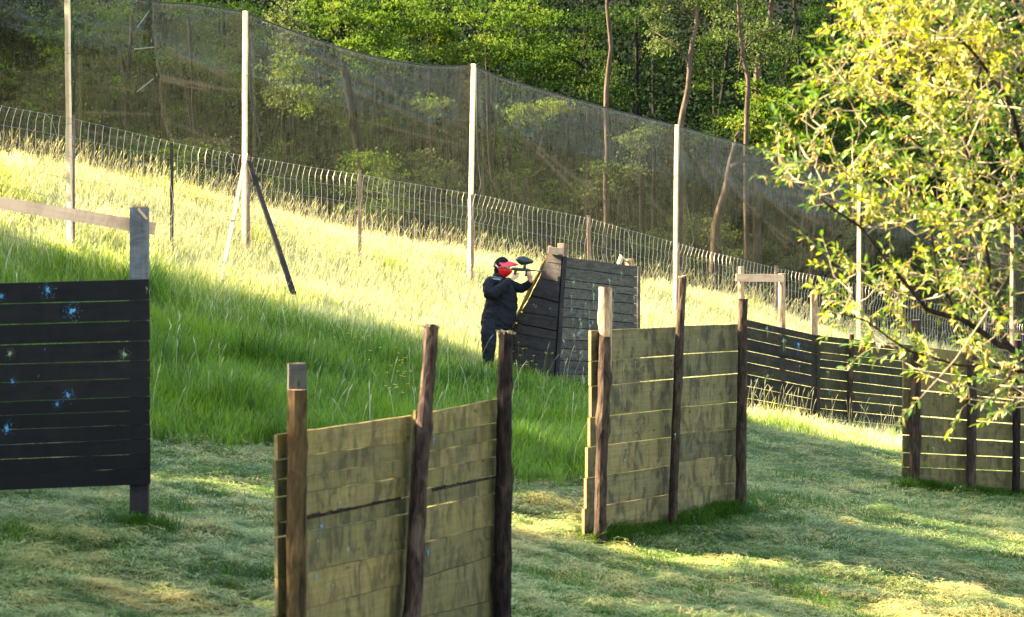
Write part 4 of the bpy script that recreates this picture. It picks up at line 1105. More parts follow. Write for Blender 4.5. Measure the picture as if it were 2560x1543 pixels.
# ------------------------------------------------------------------ trees
def leaf_quads(c, size, rng, aspect=.55, droop=0.0, upbias=0.0):
    """n rhombic leaves at c (n,3) -> verts (n*4,3)"""
    n = len(c)
    d = rng.normal(size=(n, 3)); d[:, 2] -= droop; d /= np.linalg.norm(d, axis=1)[:, None]
    r = rng.normal(size=(n, 3)); r[:, 2] += upbias; s = np.cross(d, r); s /= np.linalg.norm(s, axis=1)[:, None] + 1e-9
    L = (size * (0.6 + 0.8 * rng.random(n)))[:, None]
    V = np.empty((n, 4, 3)); V[:, 0] = c; V[:, 1] = c + d * L * .45 + s * L * aspect * .5; V[:, 2] = c + d * L; V[:, 3] = c + d * L * .45 - s * L * aspect * .5
    return V
def crown_mesh(name, blobs, per, size, rng, tint=0.0, droop=.3, shell=.55, dens_k=2.0):
    """blobs: list of (x,y,z,rx,ry,rz). Each is broken in sub-clumps of leaves lying mostly near its skin"""
    Cs = []; T = []
    for (x, y, z, rx, ry, rz) in blobs:
        n = int(per * dens_k * (rx * rz))
        k = max(10, int(n / 150))
        d = rng.normal(size=(k, 3)); d /= np.linalg.norm(d, axis=1)[:, None]
        rad = (shell + (1 - shell) * rng.random(k)) * (0.85 + 0.35 * rng.random(k))
        cc = d * rad[:, None] * [rx, ry, rz] + [x, y, z]
        idx = rng.integers(0, k, n)
        cs = 0.12 + 0.07 * (rx + rz) / 2
        off = rng.normal(size=(n, 3)) * cs * np.array([1.15, 1.15, .42]) * (.6 + .7 * rng.random(k))[idx][:, None]
        Cs.append(cc[idx] + off); T.append(np.clip(.45 + tint + rng.normal(0, .19, k)[idx] + rng.normal(0, .10, n), 0, 1))
    c = np.concatenate(Cs); t = np.concatenate(T); V = leaf_quads(c, size, rng, droop=droop, upbias=.6)
    n = len(c)
    return np_mesh(name, V.reshape(-1, 3), np.full(n, 4), np.arange(n * 4), {'tv': np.repeat(t, 4)}), n
LF = {}
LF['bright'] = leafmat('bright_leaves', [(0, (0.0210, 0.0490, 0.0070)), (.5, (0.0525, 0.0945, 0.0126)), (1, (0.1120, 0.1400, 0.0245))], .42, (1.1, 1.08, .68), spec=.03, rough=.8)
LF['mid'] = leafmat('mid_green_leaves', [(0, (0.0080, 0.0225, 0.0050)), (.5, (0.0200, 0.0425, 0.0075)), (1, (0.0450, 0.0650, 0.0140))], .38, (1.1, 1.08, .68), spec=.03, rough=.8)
LF['dark'] = leafmat('shaded_green_leaves', [(0, (0.0021, 0.0063, 0.0024)), (.5, (0.0056, 0.0126, 0.0042)), (1, (0.0123, 0.0210, 0.0063))], .25, (1, 1, .6), spec=.03, rough=.8)  # leaf green sunk towards black: shade inside the wood put into the colour
LF['grey'] = leafmat('grey_green_leaves', [(0, (0.0248, 0.0465, 0.0155)), (.5, (0.0589, 0.0837, 0.0279)), (1, (0.1116, 0.1302, 0.0496))], .38, (1.1, 1.05, .6), spec=.03, rough=.8)
LF['willow'] = leafmat('willow_leaves', [(0, (.010, .040, .012)), (.35, (.045, .105, .016)), (.7, (.115, .170, .018)), (1, (.30, .29, .045))], .40, (1.15, 1.1, .28), rough=.42, spec=.3)
M['trunk_lit'] = barkmat('sunlit_tree_bark', (.020, .014, .010), (.075, .052, .038), (.16, .115, .085), .5, .35)  # lighter bark copy for trunks that stand in sun
M['trunk_shaded'] = barkmat('shaded_tree_bark', (.004, .0035, .003), (.013, .010, .008), (.022, .018, .014), .4, .35)  # same bark darkened, the shade of the wood painted into it

def trunk_mb(mb, pts, r0, r1, n=9):
    pts = [Vector(p) for p in pts]; k = len(pts)
    Q = []; R = []
    for i in range(k - 1):
        for j in range(4):
            t = (i + j / 4) / (k - 1); q = pts[i].lerp(pts[i + 1], j / 4)
            w = .9 * r0
            q = q + Vector((mnoise.noise(q * .9), mnoise.noise(q * .9 + Vector((9, 9, 9))), 0)) * w
            Q.append(q); R.append(r0 + (r1 - r0) * t)
    Q.append(pts[-1]); R.append(r1)
    mb.tube(Q, R, n)
rngT = np.random.default_rng(5)
def forest_tree(label, cat, px, Y, blobs, leaf, per=1150, size=.075, trunk=None, tint=0, bark='trunk_shaded', name='broadleaf_tree', group='trees of the wood behind the net', limbs=2, r=.09, shell=.5, arms=()):
    """blobs as (px, py, depth, radius_px_x, radius_px_y); trunk as list of (px, py)"""
    b = P(px, 700, Y); gz = Hs(b.x, b.y)
    root = empty(name, (b.x, b.y, gz), label, cat, group)
    W = []
    for (bx, by, bd, rx, ry) in blobs:
        c = P(bx, by, bd); s = bd / FPX
        W.append((c.x, c.y, c.z, rx * s, rx * s * .8 + .3, ry * s))
    me, n = crown_mesh('crown', W, per, size, rngT, tint=tint, shell=shell, dens_k=3.0 if size < .1 else 1.2)
    link('crown', me, LF[leaf], root)
    mb = MB()
    if trunk:
        tp = [P(a, c_, Y) for a, c_ in trunk]
    else:
        top = max(W, key=lambda w: w[2]); tp = [Vector((b.x, b.y, gz + 1)), Vector(((b.x * 2 + top[0]) / 3 + random.uniform(-.3, .3), b.y, gz * .4 + top[2] * .6)), Vector(top[:3])]
    base = Vector((tp[0].x, tp[0].y, Hs(tp[0].x, tp[0].y) - .3))
    if base.z < tp[0].z - .3: tp = [base] + tp
    trunk_mb(mb, tp, r, r * .45)
    for am in arms:
        mb.tube([P(a_, c_, Y) for a_, c_ in am], [r * .7, r * .6, r * .5], 7)
    for k in range(limbs):
        w = W[k % len(W)]; s = tp[0].lerp(tp[-1], random.uniform(.5, .95)); e = Vector(w[:3]) + Vector((random.uniform(-1, 1) * w[3] * .6, random.uniform(-1, 1) * w[4] * .5, random.uniform(-.2, .7) * w[5]))
        mid = s.lerp(e, .5) + Vector((random.uniform(-.2, .2), random.uniform(-.2, .2), random.uniform(0, .35)))
        mb.tube([s, s.lerp(mid, .5) + Vector((0, 0, .05)), mid, e], [r * .38, r * .3, r * .22, r * .06], 5)
    mb.build('trunk', M[bark], root, smooth=True)
    return root

def forest():
    T = forest_tree
    T('very dark tree in deep shade at the top left corner behind the net', 'tree', 10, 52, [(10, 60, 52, 95, 130), (20, 210, 51, 85, 95), (-90, 150, 52, 120, 190), (-20, 320, 51, 110, 60)], 'dark', 1512, .072, tint=-.25)
    T('tree with a yellow-green leafy spray at the top behind the left stretch of net', 'tree', 300, 60, [(330, 20, 60, 70, 50), (230, 60, 61, 80, 50), (180, 130, 61, 80, 60), (330, 130, 61, 60, 60), (100, 60, 61, 60, 60)], 'mid', 936, .072)
    T('leafy tree filling the gap above the second net pole', 'tree', 520, 62, [(470, 10, 62, 80, 40), (560, 60, 63, 100, 60), (470, 140, 63, 90, 70), (600, 170, 62, 80, 60)], 'mid', 936, .072, tint=-.05)
    T('slender pale green sapling just right of the propped net pole', 'tree', 725, 58, [(722, 40, 58, 45, 38), (730, 110, 57.5, 38, 50), (715, 190, 57.5, 40, 45), (700, 250, 57.5, 40, 30)], 'grey', 1512, .085, tint=.12, r=.06)
    T('broad bright green tree in sun above the sagging part of the net', 'tree', 930, 64, [(850, 30, 64, 110, 60), (960, 70, 64, 100, 70), (1060, 40, 64, 100, 60), (900, 130, 63, 80, 50), (1000, 150, 63, 90, 40), (1120, 110, 64, 60, 60)], 'bright', 1188, .092, tint=.02, r=.2)
    T('green tree with a pale spray of leaves above the pole behind the player', 'tree', 1270, 65, [(1250, 90, 65, 100, 50), (1330, 30, 65, 90, 50), (1310, 150, 64, 110, 50), (1210, 30, 66, 80, 40), (1400, 110, 65, 80, 60)], 'bright', 1008, .092, tint=-.06)
    T('dense green tree to the left of the dark hollow in the wood', 'tree', 1400, 63, [(1370, 190, 63, 100, 45), (1450, 160, 63, 80, 60), (1470, 60, 64, 60, 70), (1490, 230, 62, 60, 40)], 'mid', 1152, .072, tint=.02)
    T('straight brown tree trunk lit by the sun at the left of the dark hollow', 'tree', 1521, 60.5, [(1500, -90, 61, 120, 60), (1560, -60, 61, 90, 50)], 'mid', 792, .072, trunk=[(1517, 430), (1518, 230), (1524, 120), (1519, 20), (1520, -90)], bark='trunk_lit', r=.085, limbs=0)
    T('pale trunk rising from behind the fourth net pole and forking at the top', 'tree', 1720, 60, [(1680, 20, 60, 70, 45), (1640, 95, 60.5, 55, 35), (1790, -30, 60, 90, 40), (1700, -80, 60, 140, 50)], 'grey', 1080, .085, trunk=[(1700, 420), (1703, 310), (1722, 180), (1738, 80), (1748, -20)], bark='trunk_lit', r=.095, limbs=2, tint=-.05)
    T('leaning dark trunk with a steep lit side branch in the upper right', 'tree', 1868, 61, [(1850, 60, 62, 70, 50), (1900, 150, 62, 60, 40), (1960, 60, 62, 60, 60), (1900, -50, 62, 120, 50)], 'grey', 756, .085, trunk=[(1868, 290), (1872, 200), (1858, 120), (1848, 50), (1842, -30)], bark='trunk_lit', r=.075, limbs=3, tint=-.1)
    T('thick brown trunk at the top edge left of the willow', 'tree', 1925, 62.5, [(2000, -60, 62, 100, 50), (1940, -90, 62, 100, 50)], 'mid', 792, .072, trunk=[(1895, 170), (1915, 100), (1928, 40), (1932, -40)], bark='trunk_lit', r=.12, limbs=1)
    T('forked pale trunk seen through the net right of the fourth pole', 'tree', 1818, 59, [(1900, 380, 60, 70, 50), (1780, 350, 60.5, 40, 50)], 'mid', 612, .072, trunk=[(1792, 570), (1806, 500), (1822, 430), (1836, 385), (1850, 330)], bark='trunk_lit', r=.13, limbs=0, arms=[((1826, 420), (1862, 398), (1905, 403))])
    mb = MB()
    T('light green bush in sun above the net to the left of the willow', 'bush', 1870, 62, [(1850, 310, 62, 55, 45), (1930, 280, 62, 60, 50), (1900, 230, 62.5, 50, 40), (1960, 340, 62, 50, 40), (2010, 300, 62.5, 50, 60)], 'bright', 1728, .092, tint=.18, name='leafy_bush', r=.05, group='bushes at the edge of the wood')
    T('dark green bush under the lit bush, sinking behind the net', 'bush', 2060, 63, [(2030, 380, 63, 60, 35), (2110, 360, 63, 80, 60), (2180, 300, 64, 90, 80), (2150, 430, 63, 80, 40)], 'mid', 1296, .072, tint=-.12, name='leafy_bush', r=.05, group='bushes at the edge of the wood')
    T('yellow-leaved bush glowing through the net between the third and fourth poles', 'bush', 1330, 56.5, [(1330, 285, 56.5, 55, 30), (1380, 270, 56.5, 30, 25)], 'bright', 2232, .092, tint=.38, name='leafy_bush', r=.04, group='bushes at the edge of the wood')
    T('low pale bush seen through the net left of the fourth pole', 'bush', 1550, 58, [(1540, 420, 58, 60, 35), (1600, 350, 58.5, 50, 35)], 'grey', 1296, .085, tint=.05, name='leafy_bush', r=.04, group='bushes at the edge of the wood')
    T('bush with yellowish leaves seen through the net between the propped pole and the next', 'bush', 740, 55.5, [(735, 170, 55.5, 45, 45), (760, 240, 55.5, 45, 40), (1080, 260, 57, 50, 25)], 'bright', 1368, .092, tint=.2, name='leafy_bush', r=.04, group='bushes at the edge of the wood')
    rb = random.Random(4)
    words = ['first', 'second', 'third', 'fourth', 'fifth', 'sixth', 'seventh', 'eighth', 'ninth', 'tenth', 'eleventh', 'twelfth', 'thirteenth', 'fourteenth', 'fifteenth']
    for i in range(15):
        x = -40 + i * 152; yc = np.interp(x, [a for a, _ in CREST], [b for _, b in CREST]) - 60; Y = fz(x) + 12.5 + rb.uniform(-1, 1.5)
        bl = []
        for j in range(4):
            up = rb.uniform(0, 190)
            bl.append((x + rb.uniform(-70, 70), yc - up, Y + rb.uniform(-1, 1), rb.uniform(45, 80), rb.uniform(30, 55)))
        T('leafy bush behind the net at the foot of the wood, %s from the left' % words[i], 'bush', x, Y, bl, rb.choice(('mid', 'bright', 'mid', 'grey')), 560, .085, tint=rb.uniform(-.2, .15), name='leafy_bush', r=.05, group='bushes at the foot of the wood', limbs=1)
    T('leafy tree overhanging the dark hollow left of the forked trunk', 'tree', 1600, 64, [(1590, 40, 64, 90, 40), (1650, 150, 64, 70, 40), (1560, 250, 63, 60, 40), (1610, 330, 62, 70, 30)], 'mid', 500, .090, tint=.02)
    T('leafy tree between the forked trunk and the leaning dark trunk', 'tree', 1800, 64, [(1800, 110, 65, 80, 40), (1770, 200, 64, 60, 35), (1830, 20, 65, 90, 40), (1790, 280, 63, 50, 30)], 'mid', 500, .090, tint=.0)
    T('leafy tree hanging over the lit bush beside the willow', 'tree', 2020, 65, [(2010, 120, 65, 90, 55), (2080, 40, 65, 90, 55), (2060, 210, 64, 80, 50), (1960, 200, 65, 50, 40)], 'mid', 480, .090, tint=-.05)
    # tall background trees, filling the wood
    k = 0
    names = ['far', 'shaded', 'dense', 'deep green', 'dusky']
    xsn = np.linspace(-160, 2720, 17)
    for i, x in enumerate(xsn):
        Y = 73 + 5 * math.sin(i * 2.3)
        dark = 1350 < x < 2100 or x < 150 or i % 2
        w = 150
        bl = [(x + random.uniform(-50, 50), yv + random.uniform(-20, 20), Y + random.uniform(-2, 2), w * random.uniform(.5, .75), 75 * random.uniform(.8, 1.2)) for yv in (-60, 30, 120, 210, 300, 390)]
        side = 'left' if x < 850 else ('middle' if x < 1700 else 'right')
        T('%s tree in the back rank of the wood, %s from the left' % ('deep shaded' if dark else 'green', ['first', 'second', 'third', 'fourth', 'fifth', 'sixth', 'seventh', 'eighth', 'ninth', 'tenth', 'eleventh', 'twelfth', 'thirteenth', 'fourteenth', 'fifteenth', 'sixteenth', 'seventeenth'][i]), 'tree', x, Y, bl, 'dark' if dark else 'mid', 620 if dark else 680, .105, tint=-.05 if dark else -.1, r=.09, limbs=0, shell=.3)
    # undergrowth between the trunks, behind the net
    n = 150000; x, y = scatter(n, 54, 80, 0, 1.0, -260, 2800)
    keep = y > fz(1280 + FPX * x / y) + 10; x, y = x[keep], y[keep]
    cl = fbm(x * .5, y * .5, 2)
    z = H(x, y) + RNG.random(len(x)) ** 1.3 * (0.8 + 3.2 * np.clip(cl - .3, 0, 1) * 2)
    V = leaf_quads(np.stack([x, y, z], -1), .085, RNG, upbias=.7)
    me = np_mesh('undergrowth', V.reshape(-1, 3), np.full(len(x), 4), np.arange(len(x) * 4), {'tv': np.repeat(np.clip(cl * .7 + RNG.normal(0, .12, len(x)), 0, 1), 4)})
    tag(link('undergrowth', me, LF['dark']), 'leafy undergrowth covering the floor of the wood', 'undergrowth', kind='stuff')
    # wooded hillside beyond
    n = 300000; x = RNG.uniform(-34, 36, n); y = 86 + 26 * RNG.random(n)
    z = H(x, y) + RNG.random(n) * 9 - .5
    zc = z < EYE + 22; x, y, z = x[zc], y[zc], z[zc]
    V = leaf_quads(np.stack([x, y, z], -1), .25, RNG, upbias=.3)
    t = np.clip(fbm(x * .35, z * .5 + y * .2, 2) * .9 + RNG.normal(0, .1, len(x)), 0, 1)
    me = np_mesh('far_wood', V.reshape(-1, 3), np.full(len(x), 4), np.arange(len(x) * 4), {'tv': np.repeat(t, 4)})
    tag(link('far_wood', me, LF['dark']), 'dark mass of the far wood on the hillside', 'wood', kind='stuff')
forest()

def shade_trees():
    """the row of trees left of the field, outside the photo, that throws the long shade over the mown ground"""
    rng = np.random.default_rng(3)
    spec = [(-15.2, 16.5, 3.2, 7.8), (-14.8, 20.3, 2.7, 8.2), (-15.0, 23.5, 2.7, 9.2), (-14.8, 30.3, 3.0, 10.6), (-14.8, 33.8, 2.5, 11.4), (-15.0, 36.9, 2.5, 11.6), (-14.9, 27.0, 1.8, 6.0)]
    lab = ['round tree nearest the camera', 'second round tree', 'third round tree', 'fourth round tree', 'small round tree', 'tallest round tree, farthest', 'low round tree in the gap']
    for k, (x, y, r, top) in enumerate(spec):
        g = Hs(x, y); T_ = EYE + top
        root = empty('broadleaf_tree', (x, y, g), lab[k] + ' in the row beyond the left field edge', 'tree', 'row of trees left of the field')
        cz = (g + .6 + T_) / 2; rz = (T_ - g - .6) / 2
        bl = [(x, y, cz, r, r, rz), (x, y, cz, r * .7, r * .7, rz * .8), (x, y - r * .3, cz - rz * .3, r * .9, r * .8, rz * .8), (x + .3, y + r * .3, cz + rz * .1, r * .8, r * .7, rz * .8)]
        if k == 5: bl += [(x, y + 2.1, EYE + 7.2, 2.0, 2.0, 1.7)]
        me, n = crown_mesh('crown', bl, 420, .24, rng, shell=.25, dens_k=1.0)
        link('crown', me, LF['mid'], root)
        mb = MB(); trunk_mb(mb, [(x, y, g - .2), (x + .1, y, cz), (x, y, T_ - .8)], .22, .06)
        mb.build('trunk', M['trunk_shaded'], root, smooth=True)
shade_trees()

def willow():
    rng = np.random.default_rng(21)
    bx = P(2760, 1500, 15.6); gz = Hs(bx.x, bx.y)
    root = empty('willow_tree', (bx.x, bx.y, gz), 'sunlit willow with yellow catkins leaning into the photo from the right', 'tree')
    mb = MB()
    limbs = [([(2770, 1700, 15.6), (2740, 1300, 15.6), (2700, 1100, 15.5), (2660, 850, 15.5), (2640, 500, 15.4), (2640, 0, 15.4), (2660, -400, 15.4)], .11, .04),
             ([(2700, 1110, 15.5), (2600, 960, 15.2), (2547, 893, 15.1), (2400, 795, 15.0), (2316, 770, 14.9), (2225, 662, 14.8), (2151, 571, 14.8), (2050, 497, 14.7)], .030, .007),
             ([(2640, 1040, 15.4), (2560, 935, 15.2), (2480, 918, 15.1), (2390, 914, 15.0), (2274, 879, 14.9), (2166, 806, 14.8), (2085, 778, 14.8)], .016, .004),
             ([(2600, 960, 15.2), (2509, 851, 15.2), (2470, 711, 15.3), (2465, 640, 15.3), (2439, 497, 15.4), (2410, 330, 15.4), (2450, 180, 15.5), (2480, 20, 15.5), (2500, -200, 15.5)], .022, .010),
             ([(2640, 700, 15.5), (2540, 560, 15.7), (2470, 420, 15.8), (2380, 330, 15.9), (2280, 240, 15.8), (2190, 160, 15.7), (2150, 60, 15.6)], .022, .006),
             ([(2439, 497, 15.4), (2340, 400, 15.2), (2260, 330, 15.1), (2190, 270, 15.0), (2100, 210, 15.0)], .012, .004),
             ([(2640, 500, 15.4), (2560, 380, 15.0), (2520, 240, 14.8), (2420, 120, 14.8), (2330, 40, 14.8), (2280, -80, 14.8)], .020, .006),
             ([(2400, 795, 15.0), (2350, 700, 15.0), (2330, 590, 15.1), (2300, 480, 15.2), (2230, 400, 15.2), (2150, 380, 15.2)], .012, .004),
             ([(2660, 850, 15.5), (2600, 720, 15.9), (2540, 640, 16.1), (2460, 560, 16.2), (2360, 520, 16.2), (2260, 500, 16.0)], .018, .005),
             ([(2151, 571, 14.8), (2155, 520, 14.8), (2160, 470, 14.8), (2100, 420, 14.8), (2040, 400, 14.8)], .008, .003),
             ([(2640, 0, 15.4), (2560, -80, 15.4), (2420, -150, 15.2), (2300, -200, 15.0)], .03, .008),
             ([(2547, 893, 15.1), (2520, 950, 14.9), (2470, 985, 14.8), (2400, 1000, 14.8)], .010, .003)]
    nodes = []
    for pts, r0, r1 in limbs:
        W = [P(*p) for p in pts]; Q = []
        for i in range(len(W) - 1):
            for j in range(5):
                q = W[i].lerp(W[i + 1], j / 5); amp = .02
                q = q + Vector((mnoise.noise(q * 3.1), mnoise.noise(q * 3.1 + Vector((5, 5, 5))), mnoise.noise(q * 3.1 + Vector((8, 1, 3))))) * amp
                Q.append(q)
        Q.append(W[-1]); n = len(Q)
        R = [r0 + (r1 - r0) * (i / (n - 1)) ** .8 for i in range(n)]
        mb.tube(Q, R, 7)
        nodes += [(q, r) for q, r in zip(Q, R)]
    poly = [(2130, -60), (2125, 50), (2135, 110), (2060, 165), (2045, 215), (2030, 260), (1985, 290), (1935, 345), (1950, 420), (1985, 500), (2040, 520), (2130, 545), (2120, 600), (2060, 630), (1995, 655), (2030, 700), (2080, 740), (2060, 790), (2130, 820), (2180, 855), (2240, 900), (2250, 960), (2290, 1010), (2380, 1010), (2450, 1040), (2560, 1050), (2700, 1080), (2950, 900), (2950, -350), (2200, -350)]
    def inside(x, y):
        c = False; j = len(poly) - 1
        for i in range(len(poly)):
            xi, yi = poly[i]; xj, yj = poly[j]
            if (yi > y) != (yj > y) and x < (xj - xi) * (y - yi) / (yj - yi) + xi: c = not c
            j = i
        return c
    holes = [(2130, 330, 60, 40), (2230, 290, 45, 45), (2420, 500, 40, 25), (2270, 610, 65, 45), (2170, 700, 50, 40), (2360, 640, 30, 25), (2400, 850, 60, 30), (2330, 830, 50, 30), (2480, 400, 25, 30), (2130, 610, 60, 30), (2060, 560, 50, 30), (2250, 800, 50, 30), (2500, 830, 40, 30), (2180, 480, 30, 20), (2540, 470, 25, 20), (2330, 180, 35, 25), (2450, 330, 30, 30), (2380, 760, 40, 30), (2490, 600, 35, 30), (2200, 640, 40, 40), (2300, 400, 30, 25), (2560, 250, 30, 30), (2120, 480, 30, 30), (2540, 720, 35, 30)]
    pts = []
    tries = 0
    while len(pts) < 1120 and tries < 60000:
        tries += 1
        x = rng.uniform(1930, 2900); y = rng.uniform(-300, 1060)
        if not inside(x, y): continue
        dens = 1.0 if y < 540 else (0.50 if y < 800 else 0.36)
        if x > 2600: dens *= .4
        for hx, hy, ha, hb in holes:
            if ((x - hx) / ha) ** 2 + ((y - hy) / hb) ** 2 < 1: dens *= .12
        if x < 2150 and y > 200: dens *= .55
        if rng.random() > dens: continue
        pts.append((x, y, 15.3 + rng.normal(0, .55)))
    W = [P(*p) for p in pts]
    core = Vector(P(2700, 600, 15.5))
    W.sort(key=lambda p: (p - core).length)
    NP = np.array([[q.x, q.y, q.z] for q, r in nodes]); NR = [r for q, r in nodes]
    NP = list(NP)
    leaves_o, leaves_d, catk = [], [], []
    arr = np.zeros((len(NP) + 3 * len(W) + 10, 3)); arr[:len(NP)] = np.array(NP); cnt = len(NP)
    for p in W:
        pv = np.array(p); d = np.linalg.norm(arr[:cnt] - pv, axis=1); d += 1e-3 + .15 * (arr[:cnt, 2] > pv[2])
        k = int(np.argmin(d)); s = Vector(arr[k]); L = (p - s).length
        if L > .02:
            mid = s.lerp(p, .5) + Vector((rng.normal(0, .03), rng.normal(0, .03), -.04 * L + rng.normal(0, .02)))
            mb.tube([s, mid, p], [.0045, .0035, .0022], 4, mi=1, cap=False)
            arr[cnt] = mid; cnt += 1
        arr[cnt] = pv; cnt += 1
        # twig growing outward with leaves and catkins
        dirv = ((p - s).normalized() if L > .02 else Vector((0, 0, 1))) * .6 + Vector((rng.normal(-.25, .5), rng.normal(0, .5), rng.normal(.25, .45)))
        dirv.normalize(); tl = rng.uniform(.14, .30)
        e = p + dirv * tl + Vector((0, 0, -.02))
        mb.tube([p, p.lerp(e, .5) + Vector((0, 0, .012)), e], [.0028, .0022, .0012], 3, mi=1, cap=False)
        nl = int(rng.integers(8, 14)); side = dirv.orthogonal().normalized()
        for j in range(nl):
            t = (j + .5) / nl; a = j * 2.4 + rng.uniform(-.4, .4)
            sd = Matrix.Rotation(a, 3, dirv) @ side
            o = p.lerp(e, t); ld = (dirv * .75 + sd * .8 + Vector((0, 0, -.12))).normalized()
            leaves_o.append(o); leaves_d.append(ld)
        if rng.random() < .85:
            for j in range(int(rng.integers(2, 6))):
                catk.append((p.lerp(e, rng.uniform(.0, .7)), Vector((rng.normal(0, .55), rng.normal(0, .55), rng.uniform(-1.0, .25))).normalized()))
    mb.build('branches', [M['bark_dark'], M['twig']], root, smooth=True)
    # leaves: bent lanceolate blades, 6 faces folded on the midrib
    O = np.array([list(v) for v in leaves_o]); Dv = np.array([list(v) for v in leaves_d]); n = len(O)
    upv = rng.normal(size=(n, 3)) * .5 + [0, 0, 1.0]
    S = np.cross(Dv, upv); S /= np.linalg.norm(S, axis=1)[:, None] + 1e-9
    U = np.cross(S, Dv)
    L = (.038 + .036 * rng.random(n))[:, None]; w = L * .19
    bend = (rng.uniform(-.05, .30, n))[:, None]
    mid = []
    for t in (0, .3, .65, 1.0): mid.append(O + Dv * L * t - U * L * bend * t * t * 1.3)
    fold_ = .35
    V = np.empty((n, 8, 3)); V[:, 0] = mid[0]; V[:, 1] = mid[1] + S * w + U * w * fold_; V[:, 2] = mid[1]; V[:, 3] = mid[1] - S * w + U * w * fold_
    V[:, 4] = mid[2] + S * w * .85 + U * w * fold_; V[:, 5] = mid[2]; V[:, 6] = mid[2] - S * w * .85 + U * w * fold_; V[:, 7] = mid[3]
    fi = np.array([0, 1, 2, 0, 2, 3, 1, 4, 5, 2, 2, 5, 6, 3, 4, 7, 5, 5, 7, 6]); sz = [3, 3, 4, 4, 3, 3]
    tv = np.clip(.5 + 1.3 * (fbm(O[:, 0] * 2.2 + 7, O[:, 2] * 2.2 + 9, 2) - .5) + rng.normal(0, .16, n), 0, 1)
    me = np_mesh('leaves', V.reshape(-1, 3), np.tile(sz, n), ((np.arange(n) * 8)[:, None] + fi[None]).ravel(), {'tv': np.repeat(tv, 8)})
    link('leaves', me, LF['willow'], root)
    cm_ = MB()
    for (o, d) in catk:
        l = rng.uniform(.034, .058); s = d.orthogonal().normalized() * l * rng.uniform(-.3, .3) + Vector((0, 0, -.25 * l))
        cm_.tube([o, o + d * l * .15, o + d * l * .55 + s * .4, o + d * l + s], [.0015, .0045, .0048, .0018], 5, tv=float(rng.random()))
    cm_.build('catkins', M['catkin'], root, smooth=True)
M['twig'] = plain('pale_twig_bark', (.20, .15, .09), .7, 40, .3)
M['catkin'] = leafmat('catkins', [(0, (.26, .15, .03)), (.6, (.42, .28, .07)), (1, (.50, .38, .13))], .2, (1, .9, .4), rough=.8)
willow()

# ------------------------------------------------------------------ the player
def remesh(name, mb, voxel, mats, parent, smooth_it=4, noise_amt=0.0, material_fn=None):
    me = mb.mesh(name + '_raw')
    tmp = bpy.data.objects.new('tmp', me); COL.objects.link(tmp)
    r = tmp.modifiers.new('r', 'REMESH'); r.mode = 'VOXEL'; r.voxel_size = voxel; r.adaptivity = 0
    s = tmp.modifiers.new('s', 'SMOOTH'); s.iterations = smooth_it; s.factor = .5
    dg = bpy.context.evaluated_depsgraph_get(); dg.update()
    res = bpy.data.meshes.new_from_object(tmp.evaluated_get(dg), preserve_all_data_layers=False, depsgraph=dg)
    bpy.data.objects.remove(tmp); bpy.data.meshes.remove(me)
    res.name = name; res.materials.clear()
    if noise_amt:
        co = np.empty(len(res.vertices) * 3, np.float32); res.vertices.foreach_get('co', co); co = co.reshape(-1, 3)
        no = np.empty(len(res.vertices) * 3, np.float32); res.vertices.foreach_get('normal', no); no = no.reshape(-1, 3)
        for i in range(len(co)):
            v = Vector(co[i]); w = mnoise.noise(Vector((v.x * 7, v.y * 7, v.z * 15 + v.x * 9))) + .8 * (1 - 2 * abs(mnoise.noise(Vector((v.x * 9 - v.z * 5, v.y * 9, v.z * 13 + v.x * 6)))))
            co[i] += no[i] * noise_amt * w
        res.vertices.foreach_set('co', co.ravel()); res.update()
    return link(name, res, mats, parent, smooth=True)
def ellipsoid(mb, c, ax, ay, az, n=14, m_=10, mi=0):
    """ax, ay, az are vectors (half axes)"""
    V = []; F = []
    for i in range(m_ + 1):
        ph = math.pi * i / m_
        for k in range(n):
            th = 2 * math.pi * k / n
            V.append(Vector(c) + ax * math.sin(ph) * math.cos(th) + ay * math.sin(ph) * math.sin(th) + az * math.cos(ph))
    for i in range(m_):
        for k in range(n):
            F.append([i * n + k, (i + 1) * n + k, (i + 1) * n + (k + 1) % n, i * n + (k + 1) % n])
    mb.add(V, F, None, .5, mi)
def ringloft(mb, rings, n=18, mi=0):
    """rings: (centre, halfx vector, halfy vector)"""
    V = []; F = []
    for (c, hx, hy) in rings:
        for k in range(n):
            a = 2 * math.pi * k / n; V.append(Vector(c) + hx * math.cos(a) + hy * math.sin(a))
    for i in range(len(rings) - 1):
        for k in range(n): F.append([i * n + k, i * n + (k + 1) % n, (i + 1) * n + (k + 1) % n, (i + 1) * n + k])
    F += [list(range(n))[::-1], [(len(rings) - 1) * n + k for k in range(n)]]
    mb.add(V, F, None, .5, mi)

